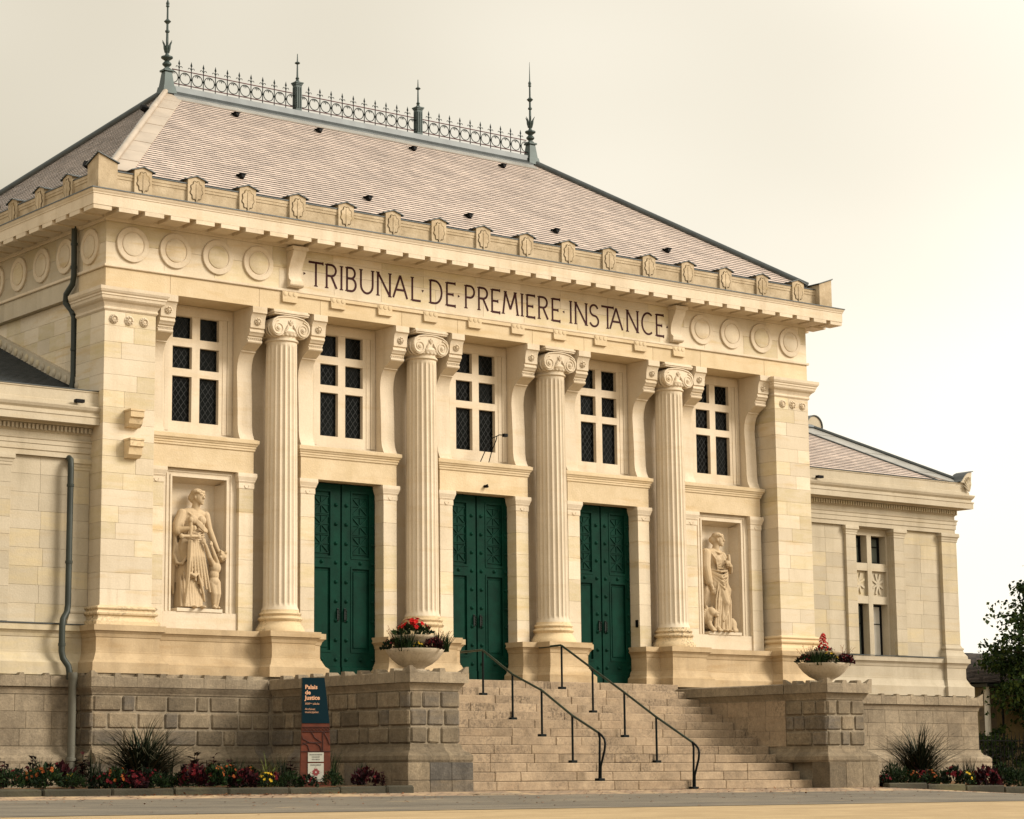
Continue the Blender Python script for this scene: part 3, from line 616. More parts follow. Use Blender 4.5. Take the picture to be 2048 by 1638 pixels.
for s in (-1, 1):                                                   # solid cores of the pedestals
    for X in (1.7, 5.1): MB().box(s * X - 0.45, s * X + 0.45, -0.15, 1.05, 2.1, 2.985).build('pedestal_core', STD, CH)
    MB().box(*sx(s, 5.6, 9.2), 0.24, 1.05, 2.1, 2.985).build('pedestal_core', STD, CH)
    MB().box(*sx(s, 8.0, 9.2), -0.08, 0.24, 2.1, 2.985).build('pedestal_core', STD, CH)
    for X in (1.0, 2.4, 4.4): MB().box(s * X - 0.15, s * X + 0.15, 0.26, 1.05, 2.1, 2.985).build('pedestal_core', STD, CH)

# ---- columns
def shaft_mesh():
    m = MB(); nfl = 20; per = 7; rings = []
    zs = [3.42, 3.47, 3.50, 3.53, 3.56, 5.0, 6.5, 7.6, 8.50, 8.53, 8.56, 8.59, 8.66]
    for z in zs:
        t = (z - 3.42) / 5.24; r = 0.335 - 0.032 * (t ** 1.5)
        if z < 3.46: r += 0.03
        elif z < 3.49: r += 0.008
        depth = 0.028 if 3.56 <= z <= 8.5 else 0.02 if z in (3.53, 8.53) else 0.008 if z in (3.50, 8.56) else 0.0
        ring = []
        for k in range(nfl * per):
            u = (k % per) / per; d = 0
            if u > 0.12: d = depth * math.sin(math.pi * (u - 0.12) / 0.88) ** 0.7
            a = 2 * math.pi * (k / (nfl * per)); ring.append(((r - d) * math.cos(a), (r - d) * math.sin(a), z))
        rings.append(ring)
    n = nfl * per
    for rg_ in rings: m.v += rg_
    for i in range(len(rings) - 1):
        for k in range(n): m.f.append((i * n + k, i * n + (k + 1) % n, (i + 1) * n + (k + 1) % n, (i + 1) * n + k))
    return m.mesh('column', ST, 35)
shaft = shaft_mesh()
cb = MB(); cb.lathe([(0.485, 2.99), (0.48, 3.04), (0.45, 3.09), (0.41, 3.15), (0.395, 3.19), (0.40, 3.20), (0.42, 3.215), (0.435, 3.245), (0.42, 3.275), (0.40, 3.285), (0.385, 3.30), (0.40, 3.315), (0.415, 3.34), (0.40, 3.365), (0.375, 3.375), (0.365, 3.42)], 48)
cb_me = cb.mesh('column_base', STL, 35)
def capital_mesh():
    m = MB()
    m.lathe([(0.315, 8.63), (0.335, 8.645), (0.335, 8.67), (0.315, 8.685), (0.315, 8.72), (0.35, 8.76), (0.37, 8.82), (0.35, 8.87)], 40)
    top = [(-0.43, 8.90), (-0.425, 8.97), (-0.39, 9.04), (-0.30, 9.095), (-0.15, 9.125), (0, 9.133)]
    outl = top + [(-x, z) for x, z in reversed(top[:-1])] + [(0.30, 8.78), (0.15, 8.80), (0, 8.785), (-0.15, 8.80), (-0.30, 8.78)]
    m.prism(outl, 'y', -0.33, 0.30)
    for s in (-1, 1):
        c = (s * 0.285, 0, 8.875)
        m.lathe([(0.155, -0.335), (0.16, -0.30), (0.12, -0.12), (0.11, 0.0), (0.12, 0.12), (0.16, 0.30), (0.155, 0.335)], 24, c, '-y')
        sp = []
        for k in range(44):
            a = R(90) + s * R(-k * 17); r_ = 0.150 * (1 - k / 52)
            sp.append((c[0] + r_ * math.cos(a) , -0.338, c[2] + r_ * math.sin(a)))
        m.tube(sp, [0.020 - 0.010 * k / 44 for k in range(44)], 6)
        m.lathe([(0.04, 0.335), (0.036, 0.36), (0.0, 0.375)], 12, c, '-y', cap=False)
        for q in range(2):                                         # half palmettes at the inner corners
            m.tube([(s * 0.13, -0.335, 8.80 + 0.02 * q), (s * (0.10 - 0.02 * q), -0.36, 8.86 + 0.03 * q), (s * (0.09 - 0.03 * q), -0.34, 8.92 + 0.04 * q)], [0.022, 0.02, 0.006], 6)
        for q in range(5):                                         # side bolster bands
            y = -0.22 + 0.11 * q; m.lathe([(0.125 + 0.12 * abs(y), y - 0.02), (0.145 + 0.13 * abs(y), y), (0.125 + 0.12 * abs(y), y + 0.02)], 20, c, '-y', cap=False)
    m.tube([(x, -0.335, z - 0.015) for x, z in top + [(-x, z) for x, z in reversed(top[:-1])]], 0.018, 6)
    for q in (-1, 0, 1): m.tube([(0.0, -0.33, 8.95), (0.035 * q, -0.352, 9.0), (0.05 * q, -0.338, 9.035 + 0.025 * (q == 0))], [0.018, 0.016, 0.005], 6)
    for k in range(9): m.lathe([(0.03, 8.74), (0.034, 8.77), (0.0, 8.80)], 8, (0.33 * math.sin(R(-60 + 15 * k)), -0.33 * math.cos(R(-60 + 15 * k)), 0), cap=False)
    m.box(-0.40, 0.40, -0.36, 0.36, 9.134, 9.165, 0.008); m.box(-0.415, 0.415, -0.375, 0.375, 9.1655, 9.205, 0.008); m.box(-0.395, 0.395, -0.34, 0.36, 9.206, 9.2385)
    return m.mesh('capital', ST, 40)
cap = capital_mesh()
for X in (-5.1, -1.7, 1.7, 5.1):
    o = obj('column', shaft, CH, (X, 0.30, 0)); obj('column_base', cb_me, o); obj('capital', cap, o)

# ---- the five bays
bp = [(0.9, 6.69), (0.40, 6.69), (0.43, 6.74), (0.475, 6.84), (0.495, 6.98), (0.50, 7.3), (0.52, 7.75), (0.535, 8.02), (0.52, 8.18), (0.47, 8.32), (0.41, 8.40), (0.385, 8.405), (0.385, 8.43), (0.30, 8.48), (0.21, 8.53), (0.165, 8.55), (0.15, 8.57), (0.15, 8.60), (0.175, 8.612), (0.175, 8.635), (0.15, 8.645), (0.15, 8.672), (0.12, 8.69), (0.10, 8.73), (0.075, 8.75), (0.075, 8.78), (0.085, 8.79), (0.085, 8.815), (0.055, 8.83), (0.05, 8.95), (0.03, 9.04), (0.0, 9.095), (-0.03, 9.115), (-0.03, 9.236), (0.9, 9.236)]
br = MB(); br.prism(bp, 'x', -0.1635, 0.1635); br_me = br.mesh('bracket', ST, 25)
bd = MB()
for k in range(7): bd.lathe([(0.014, 0.0), (0.012, 0.012), (0.0, 0.016)], 8, (-0.132 + 0.044 * k, 0.15, 8.622), '-y', cap=False)
bead_me = bd.mesh('bracket_beads', ST)
ros_c = rosette(7, 0.075)
def window_at(xc):
    Wn = MB(); yf = 0.70; zr = [(6.97, 7.85), (8.00, 8.43), (8.59, 9.02)]
    for s in (-1, 1): Wn.box(*[xc + q for q in sx(s, 0.517, 0.829)], yf, 0.80, 6.70, 9.235)
    Wn.box(xc - 0.087, xc + 0.087, yf, 0.80, 6.97, 9.02)
    for s in (-1, 1):
        p, q = [xc + w for w in sx(s, 0.087, 0.517)]
        for a, b in ((7.85, 8.0), (8.43, 8.59)): Wn.box(p, q, yf, 0.80, a, b)
    Wn.box(xc - 0.517, xc + 0.517, yf, 0.80, 6.70, 6.97); Wn.box(xc - 0.517, xc + 0.517, yf, 0.80, 9.02, 9.235)
    Wn.box(xc - 0.829, xc + 0.829, 0.80, 1.055, 6.05, 9.235)
    w = Wn.build('window', ST, CH)
    for s in (-1, 1):
        MB().box(*[xc + q for q in sx(s, 0.70, 0.80)], yf - 0.02, yf - 0.0, 6.78, 9.03).build('window_moulding', ST, w)
        MB().box(*[xc + q for q in sx(s, 0.60, 0.69)], yf - 0.01, yf - 0.0, 6.78, 9.03).build('window_moulding', ST, w)
    MB().box(xc - 0.80, xc + 0.80, yf - 0.021, yf, 9.032, 9.2).build('window_moulding', ST, w)
    for s in (-1, 1):
        p, q = [xc + w_ for w_ in sx(s, 0.087, 0.517)]
        for a, b in zr:
            fr = MB()                                              # thin inner metal frame, pane and leading
            MB().box(p, q, 0.792, 0.799, a, b).build('pane', GLASS, w)
            d = 0.098; lat = MB(); yb = 0.786
            for sg in (-1, 1):
                c0 = -2.0
                while c0 < 3.0:
                    # line z - a = sg*1.35*(x-p) + c0
                    pts = []
                    x_a, x_b = p, q
                    z_a, z_b = sg * 1.35 * 0 + c0, sg * 1.35 * (q - p) + c0
                    h = b - a; ts = []
                    for t in (0.0, 1.0): ts.append(t)
                    dz = z_b - z_a
                    t0, t1 = 0.0, 1.0
                    if abs(dz) > 1e-6:
                        ta, tb = (0 - z_a) / dz, (h - z_a) / dz
                        t0, t1 = max(0, min(ta, tb)), min(1, max(ta, tb))
                    if t1 - t0 > 0.02:
                        P0 = (x_a + (x_b - x_a) * t0, yb + 0.001 * sg, a + z_a + dz * t0); P1 = (x_a + (x_b - x_a) * t1, yb + 0.001 * sg, a + z_a + dz * t1)
                        dv = Vector(P1) - Vector(P0); nv = Vector((-dv.z, 0, dv.x)).normalized() * 0.0055
                        A4 = [Vector(P0) + nv, Vector(P1) + nv, Vector(P1) - nv, Vector(P0) - nv]
                        lat.add(A4 + [v_ + Vector((0, 0.004, 0)) for v_ in A4], [(0, 1, 2, 3), (4, 5, 6, 7), (0, 1, 5, 4), (1, 2, 6, 5), (2, 3, 7, 6), (3, 0, 4, 7)])
                    c0 += 0.165
            lat.build('window_leading', LEAD, w, recalc=False)
    return w
star = MB()
def bar(m, x0, z0, x1, z1, w, y0, y1):
    d = Vector((x1 - x0, z1 - z0)).normalized(); nv = Vector((-d.y, d.x)) * w / 2; a, b = Vector((x0, z0)), Vector((x1, z1))
    m.prism([a + nv, b + nv, b - nv, a - nv], 'y', y0, y1)
bar(star, -0.17, -0.16, 0.17, 0.16, 0.022, 0.723, 0.74); bar(star, -0.17, 0.16, 0.17, -0.16, 0.022, 0.7235, 0.74)
bar(star, 0, -0.165, 0, 0.165, 0.016, 0.726, 0.74); bar(star, -0.18, 0, 0.18, 0, 0.016, 0.7265, 0.74)
for a in ((-0.195, -0.18, 0.195, -0.18), (-0.195, 0.18, 0.195, 0.18)): bar(star, *a, 0.02, 0.725, 0.74)
for a in ((-0.19, -0.168, -0.19, 0.168), (0.19, -0.168, 0.19, 0.168)): bar(star, *a, 0.02, 0.7245, 0.74)
star_me = star.mesh('door_star', DOOR)
stud_me = MB().lathe([(0.042, 0.0), (0.042, 0.008), (0.034, 0.012), (0.030, 0.022), (0.018, 0.032), (0.0, 0.036)], 14, axis='-y', cap=False).mesh('door_stud', DOOR, 50)
gr = MB(); gr.tube([(0, -0.01, -0.11), (0, -0.045, -0.10), (0, -0.05, 0), (0, -0.045, 0.10), (0, -0.01, 0.11)], 0.010, 8)
for q in range(4): gr.lathe([(0.0, -0.022), (0.018, -0.008), (0.018, 0.008), (0.0, 0.022)], 8, (0, -0.05, -0.075 + 0.05 * q), cap=False)
gr.box(-0.018, 0.018, -0.008, 0, -0.13, 0.13); grip_me = gr.mesh('door_handle', DOORD, 40)
def door_at(xc):
    dr = MB().box(xc - 0.828, xc + 0.828, 0.80, 1.055, 2.12, 6.035).build('door', DOORD, CH)
    for s in (-1, 1):
        f = lambda a, b: [xc + q for q in sx(s, a, b)]
        lf_ = MB().box(*f(0.012, 0.826), 0.742, 0.80, 2.18, 6.03)
        # stiles and rails
        lf_.box(*f(0.02, 0.235), 0.712, 0.742, 2.40, 6.02); lf_.box(*f(0.70, 0.82), 0.712, 0.742, 2.40, 6.02)
        for a, b in ((2.40, 2.69), (4.375, 4.55), (5.89, 6.02)): lf_.box(*f(0.235, 0.70), 0.7125, 0.742, a, b)
        lf_.build('door_leaf', DOOR, dr)
        MB().box(*f(0.015, 0.824), 0.695, 0.7415, 2.18, 2.398, 0.01).build('kick_board', DOOR, dr)
        for a, b in ((2.69, 4.375), (4.55, 5.89)):                    # panel mouldings
            pm = MB(); w = 0.03
            pm.box(*f(0.235, 0.70), 0.70, 0.712, a - 0.012, a + w); pm.box(*f(0.235, 0.70), 0.70, 0.712, b - w, b + 0.012)
            pm.box(*f(0.228, 0.235 + w), 0.7003, 0.712, a + w, b - w); pm.box(*f(0.70 - w, 0.707), 0.7003, 0.712, a + w, b - w)
            pm.build('panel_moulding', DOOR, dr)
        MB().box(*f(0.30, 0.635), 0.728, 0.7418, 2.77, 4.29, 0.012).build('door_panel', DOOR, dr)
        for q in range(3): obj('door_star', star_me, dr, (xc + s * 0.467, 0, 4.82 + 0.39 * q))
        for q in range(9): obj('door_stud', stud_me, dr, (xc + s * 0.125, 0.711, 2.54 + 0.383 * q))
        for q in range(9): obj('door_stud', stud_me, dr, (xc + s * 0.762, 0.711, 2.54 + 0.383 * q))
        for z in (2.54, 4.463): obj('door_stud', stud_me, dr, (xc + s * 0.467, 0.711, z))
        obj('door_handle', grip_me, dr, (xc + s * 0.085, 0.70, 3.42))
    MB().box(xc - 0.83, xc + 0.83, 0.60, 0.86, 2.10, 2.172).build('threshold', STP, dr)
    MB().box(xc - 0.011, xc + 0.011, 0.75, 0.80, 2.18, 6.03).build('door_gap', BLACK, dr)
for i in range(-2, 3):
    xc = 3.4 * i
    for s in (-1, 1):
        x0, x1 = [xc + q for q in sx(s, 0.83, 1.157)]
        jb = MB().box(x0 + 0.02, x1 - 0.02, 0.44, 1.05, 2.98, 6.03).build('jamb', ST, CH)
        for a, b in courses(2.99, 5.74, 0.46): MB().box(x0 + 0.001, x1 - 0.001, 0.42 + rng.uniform(0, 0.003), 1.05, a + 0.0012, b - 0.0012, 0.003).build('stone_block', STB, jb, recalc=False)
        pth = [(x0, 1.05), (x0, 0.42), (x1, 0.42), (x1, 1.05)]
        MB().sweep(pth, [(-0.1, 5.735), (0.004, 5.735), (0.01, 5.75), (0.01, 5.83), (0.006, 5.84), (0.02, 5.87), (0.026, 5.875), (0.026, 5.89), (0.04, 5.93), (0.052, 5.965), (0.052, 6.0), (0.05, 6.036), (-0.1, 6.038)]).build('impost', ST, jb)
        MB().tube([(xc + s * 0.9935 + 0.05 * math.cos(R(a)), 0.408, 5.80 + 0.05 * math.sin(R(a))) for a in range(180, 361, 20)], 0.010, 5).build('impost_cup', ST, jb)
        o = obj('bracket', br_me, CH, (xc + s * 0.9935, 0, 0)); obj('bracket_rosette', ros_c, o, (0, 0.045, 8.955)); obj('bracket_beads', bead_me, o)
    MB().box(xc - 1.156, xc + 1.156, 0.422, 1.05, 6.04, 6.47, 0.003).build('lintel', STW, CH)
    MB().sweep([(xc - 1.157, 1.05), (xc - 1.157, 0.42), (xc + 1.157, 0.42), (xc + 1.157, 1.05)], [(-0.2, 6.46), (0.004, 6.46), (0.02, 6.475), (0.02, 6.51), (0.034, 6.52), (0.034, 6.555), (0.05, 6.565), (0.06, 6.59), (0.08, 6.61), (0.082, 6.675), (0.03, 6.695), (-0.2, 6.705)]).build('sill', STW, CH)
    window_at(xc)
    if abs(i) < 2: door_at(xc)
    else:
        nm = MB()
        for s in (-1, 1): nm.box(*[xc + q for q in sx(s, 0.60, 0.829)], 0.52, 1.055, 3.33, 6.035)
        nm.box(xc - 0.6, xc + 0.6, 0.52, 1.055, 5.88, 6.035); nm.box(xc - 0.829, xc + 0.829, 0.46, 1.055, 2.98, 3.33)
        nm.box(xc - 0.6, xc + 0.6, 0.84, 1.055, 3.33, 5.88)
        nc = nm.build('niche', ST, CH)
        fr = MB()                                                    # moulded frame of the niche
        for w0, w1, y in ((0.60, 0.64, 0.50), (0.69, 0.72, 0.505)):
            for s in (-1, 1): fr.box(*[xc + q for q in sx(s, w0, w1)], y, 0.52, 3.34, 5.88 + w0 - 0.6)
            fr.box(xc - w1, xc + w1, y - 0.001, 0.52, 5.88 + w0 - 0.6, 5.88 + w1 - 0.6)
        for s in (-1, 1): fr.prism([(xc + s * 0.6, 0.60), (xc + s * 0.6, 0.84), (xc + s * 0.52, 0.84)], 'z', 3.33, 5.80)
        fr.prism([(0.60, 5.88), (0.84, 5.88), (0.84, 5.80)], 'x', xc - 0.6, xc + 0.6); fr.build('niche_moulding', ST, nc)
        MB().box(xc - 0.50, xc + 0.50, 0.44, 0.83, 3.332, 3.40, 0.006).build('statue_ledge', ST, nc)
# bent lamp bracket on the middle sill, spot over the middle door, bell box, floodlights
m = MB(); m.tube([(-0.10, 0.42, 6.70), (0.02, 0.36, 7.0), (0.13, 0.30, 7.2), (0.26, 0.24, 7.27), (0.36, 0.20, 7.27)], 0.011, 6); m.tube([(0.12, 0.42, 6.70), (0.16, 0.36, 6.95), (0.21, 0.28, 7.16), (0.22, 0.26, 7.25)], 0.011, 6)
m.box(0.34, 0.43, 0.16, 0.24, 7.235, 7.30); m.build('lamp_bracket', BLACK, CH)
m = MB(); m.tube([(0.0, 0.42, 6.19), (0.0, 0.36, 6.185)], 0.03, 10); m.tube([(0, 0.36, 6.185), (0.03, 0.33, 6.20)], 0.036, 10); m.build('door_spotlight', BLACK, CH)
MB().box(4.215, 4.232, 0.47, 0.55, 3.42, 3.58).build('bell_plate', BLACK, CH)

# ================================================================== side wings
def wing(s):
    lab = 'low limestone side wing on the right with slate hip and narrow mullioned window' if s > 0 else 'low limestone side wing on the left, cut by the picture edge, with two grey downpipes'
    WG = thing('side_wing', lab, 'building', (s * 11.9, 3, 0), 'side wings of the courthouse')
    X = lambda a, b: sx(s, a, b)
    def pa(p): return p if s > 0 else mir(p)
    core = MB(); core.box(*X(9.10, 14.5), 0.92, 6.4, 0.2, 7.0); core.box(*X(9.10, 14.9), 0.33, 6.7, 0.0, 2.1)
    for a, b in ((9.10, 11.13), (12.39, 14.5)): core.box(*X(a, b), 0.54, 0.92, 2.1, 6.2)
    core.box(*X(11.13, 12.39), 0.54, 0.92, 6.02, 6.2); core.box(*X(11.13, 12.39), 0.54, 0.92, 2.1, 3.0)
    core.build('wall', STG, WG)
    # plinth: base blocks, flare, ashlar, coping with teeth
    for p, q in splits(9.45, 15.16, [0.62, 0.55, 0.7], 0): MB().box(*X(p + 0.003, q - 0.003), 0.07, 0.34, -0.4, 0.505, 0.006).build('base_stone', COP, WG, recalc=False)
    wp = [(9.2, 0.28), (14.96, 0.28), (14.96, 6.7)]
    MB().sweep(pa(wp), [(-0.2, 0.506), (0.19, 0.506), (0.205, 0.56), (0.20, 0.62), (0.16, 0.66), (0.07, 0.70), (0.03, 0.76), (0.02, 0.82), (-0.2, 0.825)]).build('plinth_flare', COP, WG)
    wall_x(WG, *X(9.45, 14.96), 0.825, 1.74, 0.28, 0.5, 0.305, [0.56, 0.48, 0.6], COP, 0.005, 0.002)
    MB().box(*X(14.75, 14.962), 0.5, 6.7, -0.4, 1.74).build('plinth_side', COP, WG)
    MB().sweep(pa(wp), [(-0.2, 1.742), (0.01, 1.742), (0.015, 1.77), (0.03, 1.82), (0.06, 1.86), (-0.2, 1.868)]).build('coping_cavetto', COP, WG)
    for p, q in splits(9.5 if s > 0 else 9.5, 15.06, [0.50], 0):
        c = MB(); c.box(*X(p + 0.002, q - 0.002), 0.19, 0.62, 1.87, 2.065, 0.004)
        t0, t1 = (p, p + 0.13)
        x0, x1 = X(t0, t1); c.prism([(x0, 2.06), (x1, 2.06), (x1 - 0.03, 2.115), (x0 + 0.03, 2.115)], 'y', 0.192, 0.45)
        c.build('coping_stone', COP, WG, recalc=True)
    c = MB(); c.add([(s * 14.86, 0.19, 2.06), (s * 15.06, 0.19, 2.06), (s * 15.06, 0.45, 2.06), (s * 15.06, 0.19, 2.16)], [(0, 1, 3), (1, 2, 3), (0, 2, 3), (0, 1, 2)]); c.build('coping_horn', COP, WG)
    # dado above the terrace
    MB().sweep(pa([(9.2, 0.43), (13.98, 0.43), (13.98, 0.34), (14.66, 0.34), (14.66, 6.4)]), dado_prof(2.09)).build('dado', STG, WG)
    MB().sweep(pa([(9.2, 0.43), (13.9, 0.43)]), [(0.09, 2.998), (0.105, 2.998), (0.105, 3.012), (-0.1, 3.03), (-0.1, 3.02), (0.09, 3.006)]).build('sill_flashing', ZINCD, WG)
    # pilaster strips and recessed ashlar panels
    strips = [(9.175, 9.52, 0.45), (10.76, 11.10, 0.45), (12.40, 12.76, 0.45), (14.06, 14.60, 0.42)]
    for k, (a, b, y) in enumerate(strips):
        stp = MB().box(*X(a + 0.02, b - 0.02), y + 0.03, 0.95, 3.0, 6.04).build('pilaster_strip', STG, WG)
        for z0, z1 in courses(3.03, 5.83, 0.325): MB().box(*X(a + 0.001, b - 0.001), y + rng.uniform(0, 0.002), 0.95, z0 + 0.0012, z1 - 0.0012, 0.003).build('stone_block', STG, stp, recalc=False)
        pth = pa([(a, 0.95), (a, y), (b, y), (b, 0.95)])
        MB().sweep(pth, [(-0.1, 5.825), (0.004, 5.825), (0.012, 5.84), (0.012, 5.88), (0.022, 5.89), (0.03, 5.93), (0.055, 5.955), (0.055, 6.0), (0.05, 6.04), (-0.1, 6.042)]).build('strip_cap', STG, stp)
        if k in (0, 3): MB().sweep(pth, [(-0.1, 2.996), (0.115, 2.996), (0.11, 3.06), (0.06, 3.13), (0.035, 3.20), (0.05, 3.22), (0.055, 3.25), (0.02, 3.28), (0.004, 3.32), (-0.1, 3.33)]).build('strip_base', STG, stp)
    MB().box(*X(14.3, 14.598), 0.95, 6.4, 3.0, 6.04).build('end_wall', STG, WG)
    for a, b in ((9.52, 10.76), (12.76, 14.06)): wall_x(WG, *X(a, b), 3.03, 6.04, 0.525, 0.7, 0.325, [0.60, 0.52, 0.66], STG, 0.003, 0.0012)
    # entablature
    ep = [(9.15, 0.45), (14.60, 0.45), (14.60, 6.4)]
    MB().sweep(pa(ep), [(-0.3, 6.042), (0.0, 6.042), (0.0, 6.14), (0.02, 6.145), (0.02, 6.25), (0.035, 6.255), (0.035, 6.33), (0.05, 6.34), (0.06, 6.37), (0.0, 6.385), (0.0, 6.47), (0.015, 6.48), (0.025, 6.50), (0.05, 6.50), (0.05, 6.61), (0.11, 6.615), (0.12, 6.64), (0.33, 6.645), (0.33, 6.77), (0.345, 6.78), (0.345, 6.81), (0.30, 6.82), (0.30, 6.86), (0.34, 6.90), (0.365, 6.95), (0.365, 6.975), (0.27, 6.99), (0.27, 7.05), (0.255, 7.06), (0.255, 7.24), (0.27, 7.25), (0.27, 7.275), (-0.3, 7.28)]).build('entablature', STG, WG)
    dn = MB()
    for k in range(66): a = 9.22 + 0.082 * k; dn.box(*X(a, a + 0.045), 0.355, 0.399, 6.51, 6.60)
    dn.build('dentil_band', STG, WG, recalc=False)
    MB().sweep(pa(ep), [(-0.2, 7.282), (0.285, 7.278), (0.285, 7.29), (-0.2, 7.30)]).build('parapet_flashing', ZINCD, WG)
    # corner acroterion with rounded zinc back
    m = MB(); xa, xb = X(14.52, 14.90)
    pr = [(14.50, 7.28), (14.90, 7.28), (14.94, 7.56), (14.84, 7.55), (14.74, 7.51), (14.64, 7.43), (14.56, 7.34)]
    m.prism([(s * x, z) for x, z in pr], 'y', 0.14, 0.50); ac = m.build('corner_acroterion', STG, WG)
    q = [(14.48, 7.30), (14.56, 7.36), (14.64, 7.455), (14.74, 7.535), (14.84, 7.575), (14.97, 7.59), (14.97, 7.57), (14.84, 7.555), (14.74, 7.515), (14.64, 7.435), (14.56, 7.34), (14.50, 7.28)]
    MB().prism([(s * x, z) for x, z in q], 'y', 0.11, 0.53).build('acroterion_flashing', ZINCD, ac)
    for k in range(7):
        a = R(75 + 14 * k) if s > 0 else R(105 - 14 * k)
        MB().tube([(s * 14.82, 0.135, 7.08), (s * 14.82 + 0.12 * math.cos(a), 0.115, 7.08 + 0.17 * math.sin(a)), (s * 14.82 + 0.22 * math.cos(a), 0.13, 7.08 + 0.36 * math.sin(a))], [0.02, 0.025, 0.008], 5).build('palmette_leaf', STG, ac)
    # roof
    if s > 0:
        ez, ex, ap = 7.26, 14.80, (12.40, 3.0, 8.76); e0, e1, bk_, rx = 0.28, 14.80, 5.75, 9.0
    else:
        ez, ex, ap = 7.10, 14.80, (10.2, 5.2, 9.06); e0, e1, bk_, rx = 0.30, 14.80, 9.9, 9.0
    rr = MB().add([(s * rx, e0, ez), (s * e1, e0, ez), (s * e1, bk_, ez), (s * rx, bk_, ez), (s * ap[0], ap[1], ap[2]), (s * rx, ap[1], ap[2])], [(0, 1, 4, 5), (1, 2, 4), (2, 3, 5, 4)]).build('wing_roof', SLATED, WG)
    fl = math.hypot(ap[1] - e0, ap[2] - ez); fv = (0, (ap[1] - e0) / fl, (ap[2] - ez) / fl); kx = (e1 - ap[0])
    if s > 0: slates('wing_slates', SLATE, rr, (0, e0, ez), (1, 0, 0), fv, (0, -fv[2], fv[1]), fl, lambda v: rx, lambda v: e1 - kx * v / fl, 0.12, 0.19)
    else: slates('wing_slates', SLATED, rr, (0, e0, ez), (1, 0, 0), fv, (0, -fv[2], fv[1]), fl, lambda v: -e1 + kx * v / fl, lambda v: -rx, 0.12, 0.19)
    a, b = Vector((s * e1, e0, ez)), Vector((s * ap[0], ap[1], ap[2])); nfw = Vector((0, -fv[2], fv[1]))
    for k in range(6):
        p, q = a.lerp(b, k / 6 + 0.003), a.lerp(b, (k + 1) / 6 - 0.003)
        band(p, q, (-s, 0, 0), nfw, 0.85 if k else 0.4, 0.85, 'hip_zinc_sheet', ZINC, rr, 0.036 + 0.004 * (k % 2))
    MB().tube([a + Vector((-s * 0.9, 0, 0.03)), b + Vector((-s * 0.9, 0, 0.03))], 0.025, 6).build('hip_edge', ZINCD, rr)
    MB().tube([a + Vector((0, 0, 0.06)), b + Vector((0, 0, 0.06))], 0.05, 8).build('hip_roll', ZINCD, rr, 40)
    MB().tube([b + Vector((0, 0, 0.05)), (s * rx, ap[1], ap[2] + 0.05)], 0.07, 8).build('ridge_roll', ZINCD, rr, 40)
    # rounded stone crest standing behind the ridge
    m = MB(); cx = s * 13.52 if s > 0 else -13.0; cy, cz = 4.0, 9.0
    arc_ = [(cx + 0.26 * math.cos(R(t)), cz + 0.06 + 0.26 * math.sin(R(t))) for t in range(0, 181, 15)]
    m.prism([(cx + 0.26, 7.6)] + arc_ + [(cx - 0.26, 7.6)], 'y', cy, cy + 0.4); cr = m.build('ridge_crest', STG, WG)
    arc2 = [(cx + 0.29 * math.cos(R(t)), cz + 0.06 + 0.29 * math.sin(R(t))) for t in range(-10, 191, 10)]; arc3 = [(cx + 0.265 * math.cos(R(t)), cz + 0.06 + 0.265 * math.sin(R(t))) for t in range(190, -11, -10)]
    MB().prism(arc2 + arc3, 'y', cy - 0.03, cy + 0.43).build('crest_flashing', ZINCD, cr)
    # window: two lights, carved panels between
    w = MB(); yb = 0.66; xm = 11.76
    w.box(*X(11.10, 11.17), yb, 0.92, 3.0, 6.02); w.box(*X(12.33, 12.40), yb, 0.92, 3.0, 6.02); w.box(*X(xm - 0.075, xm + 0.075), yb, 0.92, 3.0, 6.02)
    for a, b in ((11.17, xm - 0.075), (xm + 0.075, 12.33)):
        for z0, z1 in ((5.86, 6.02), (5.02, 5.20), (4.24, 4.42)): w.box(*X(a, b), yb + 0.003, 0.92, z0, z1)
    wo = w.build('window', STG, WG)
    for k, (a, b) in enumerate(((11.17, xm - 0.075), (xm + 0.075, 12.33))):
        for z0, z1 in ((3.0, 4.24), (5.20, 5.86)):
            MB().box(*X(a, b), 0.895, 0.9, z0, z1).build('pane', GLASSR, wo)
            f = MB(); x0, x1 = X(a, b)
            f.box(x0, x0 + 0.055, 0.86, 0.894, z0, z1); f.box(x1 - 0.055, x1, 0.86, 0.894, z0, z1)
            f.box(x0 + 0.055, x1 - 0.055, 0.862, 0.894, z0, z0 + 0.05); f.box(x0 + 0.055, x1 - 0.055, 0.862, 0.894, z1 - 0.05, z1); f.box(x0 + 0.055, x1 - 0.055, 0.864, 0.894, z0 + (z1 - z0) * 0.62, z0 + (z1 - z0) * 0.62 + 0.02)
            f.build('window_sash', BLACK, wo)
            if z0 < 4 and k == 1: MB().box(x0 + 0.056, x1 - 0.056, 0.88, 0.8935, z0 + 0.05, z1 - 0.05).build('blind', BLIND, wo)
        MB().box(*X(a, b), 0.74, 0.9, 4.42, 5.02).build('carved_panel', STG, wo)
        cxm = s * (a + b) / 2
        for q in range(4):
            t = R(45 * q + 22); MB().prism([(cxm + 0.2 * math.cos(t) + 0.025 * math.sin(t), 4.72 + 0.26 * math.sin(t) - 0.025 * math.cos(t)), (cxm + 0.2 * math.cos(t) - 0.025 * math.sin(t), 4.72 + 0.26 * math.sin(t) + 0.025 * math.cos(t)), (cxm - 0.2 * math.cos(t) - 0.025 * math.sin(t), 4.72 - 0.26 * math.sin(t) + 0.025 * math.cos(t)), (cxm - 0.2 * math.cos(t) + 0.025 * math.sin(t), 4.72 - 0.26 * math.sin(t) - 0.025 * math.cos(t))], 'y', 0.705 + 0.002 * q, 0.74).build('star_bar', STG, wo)
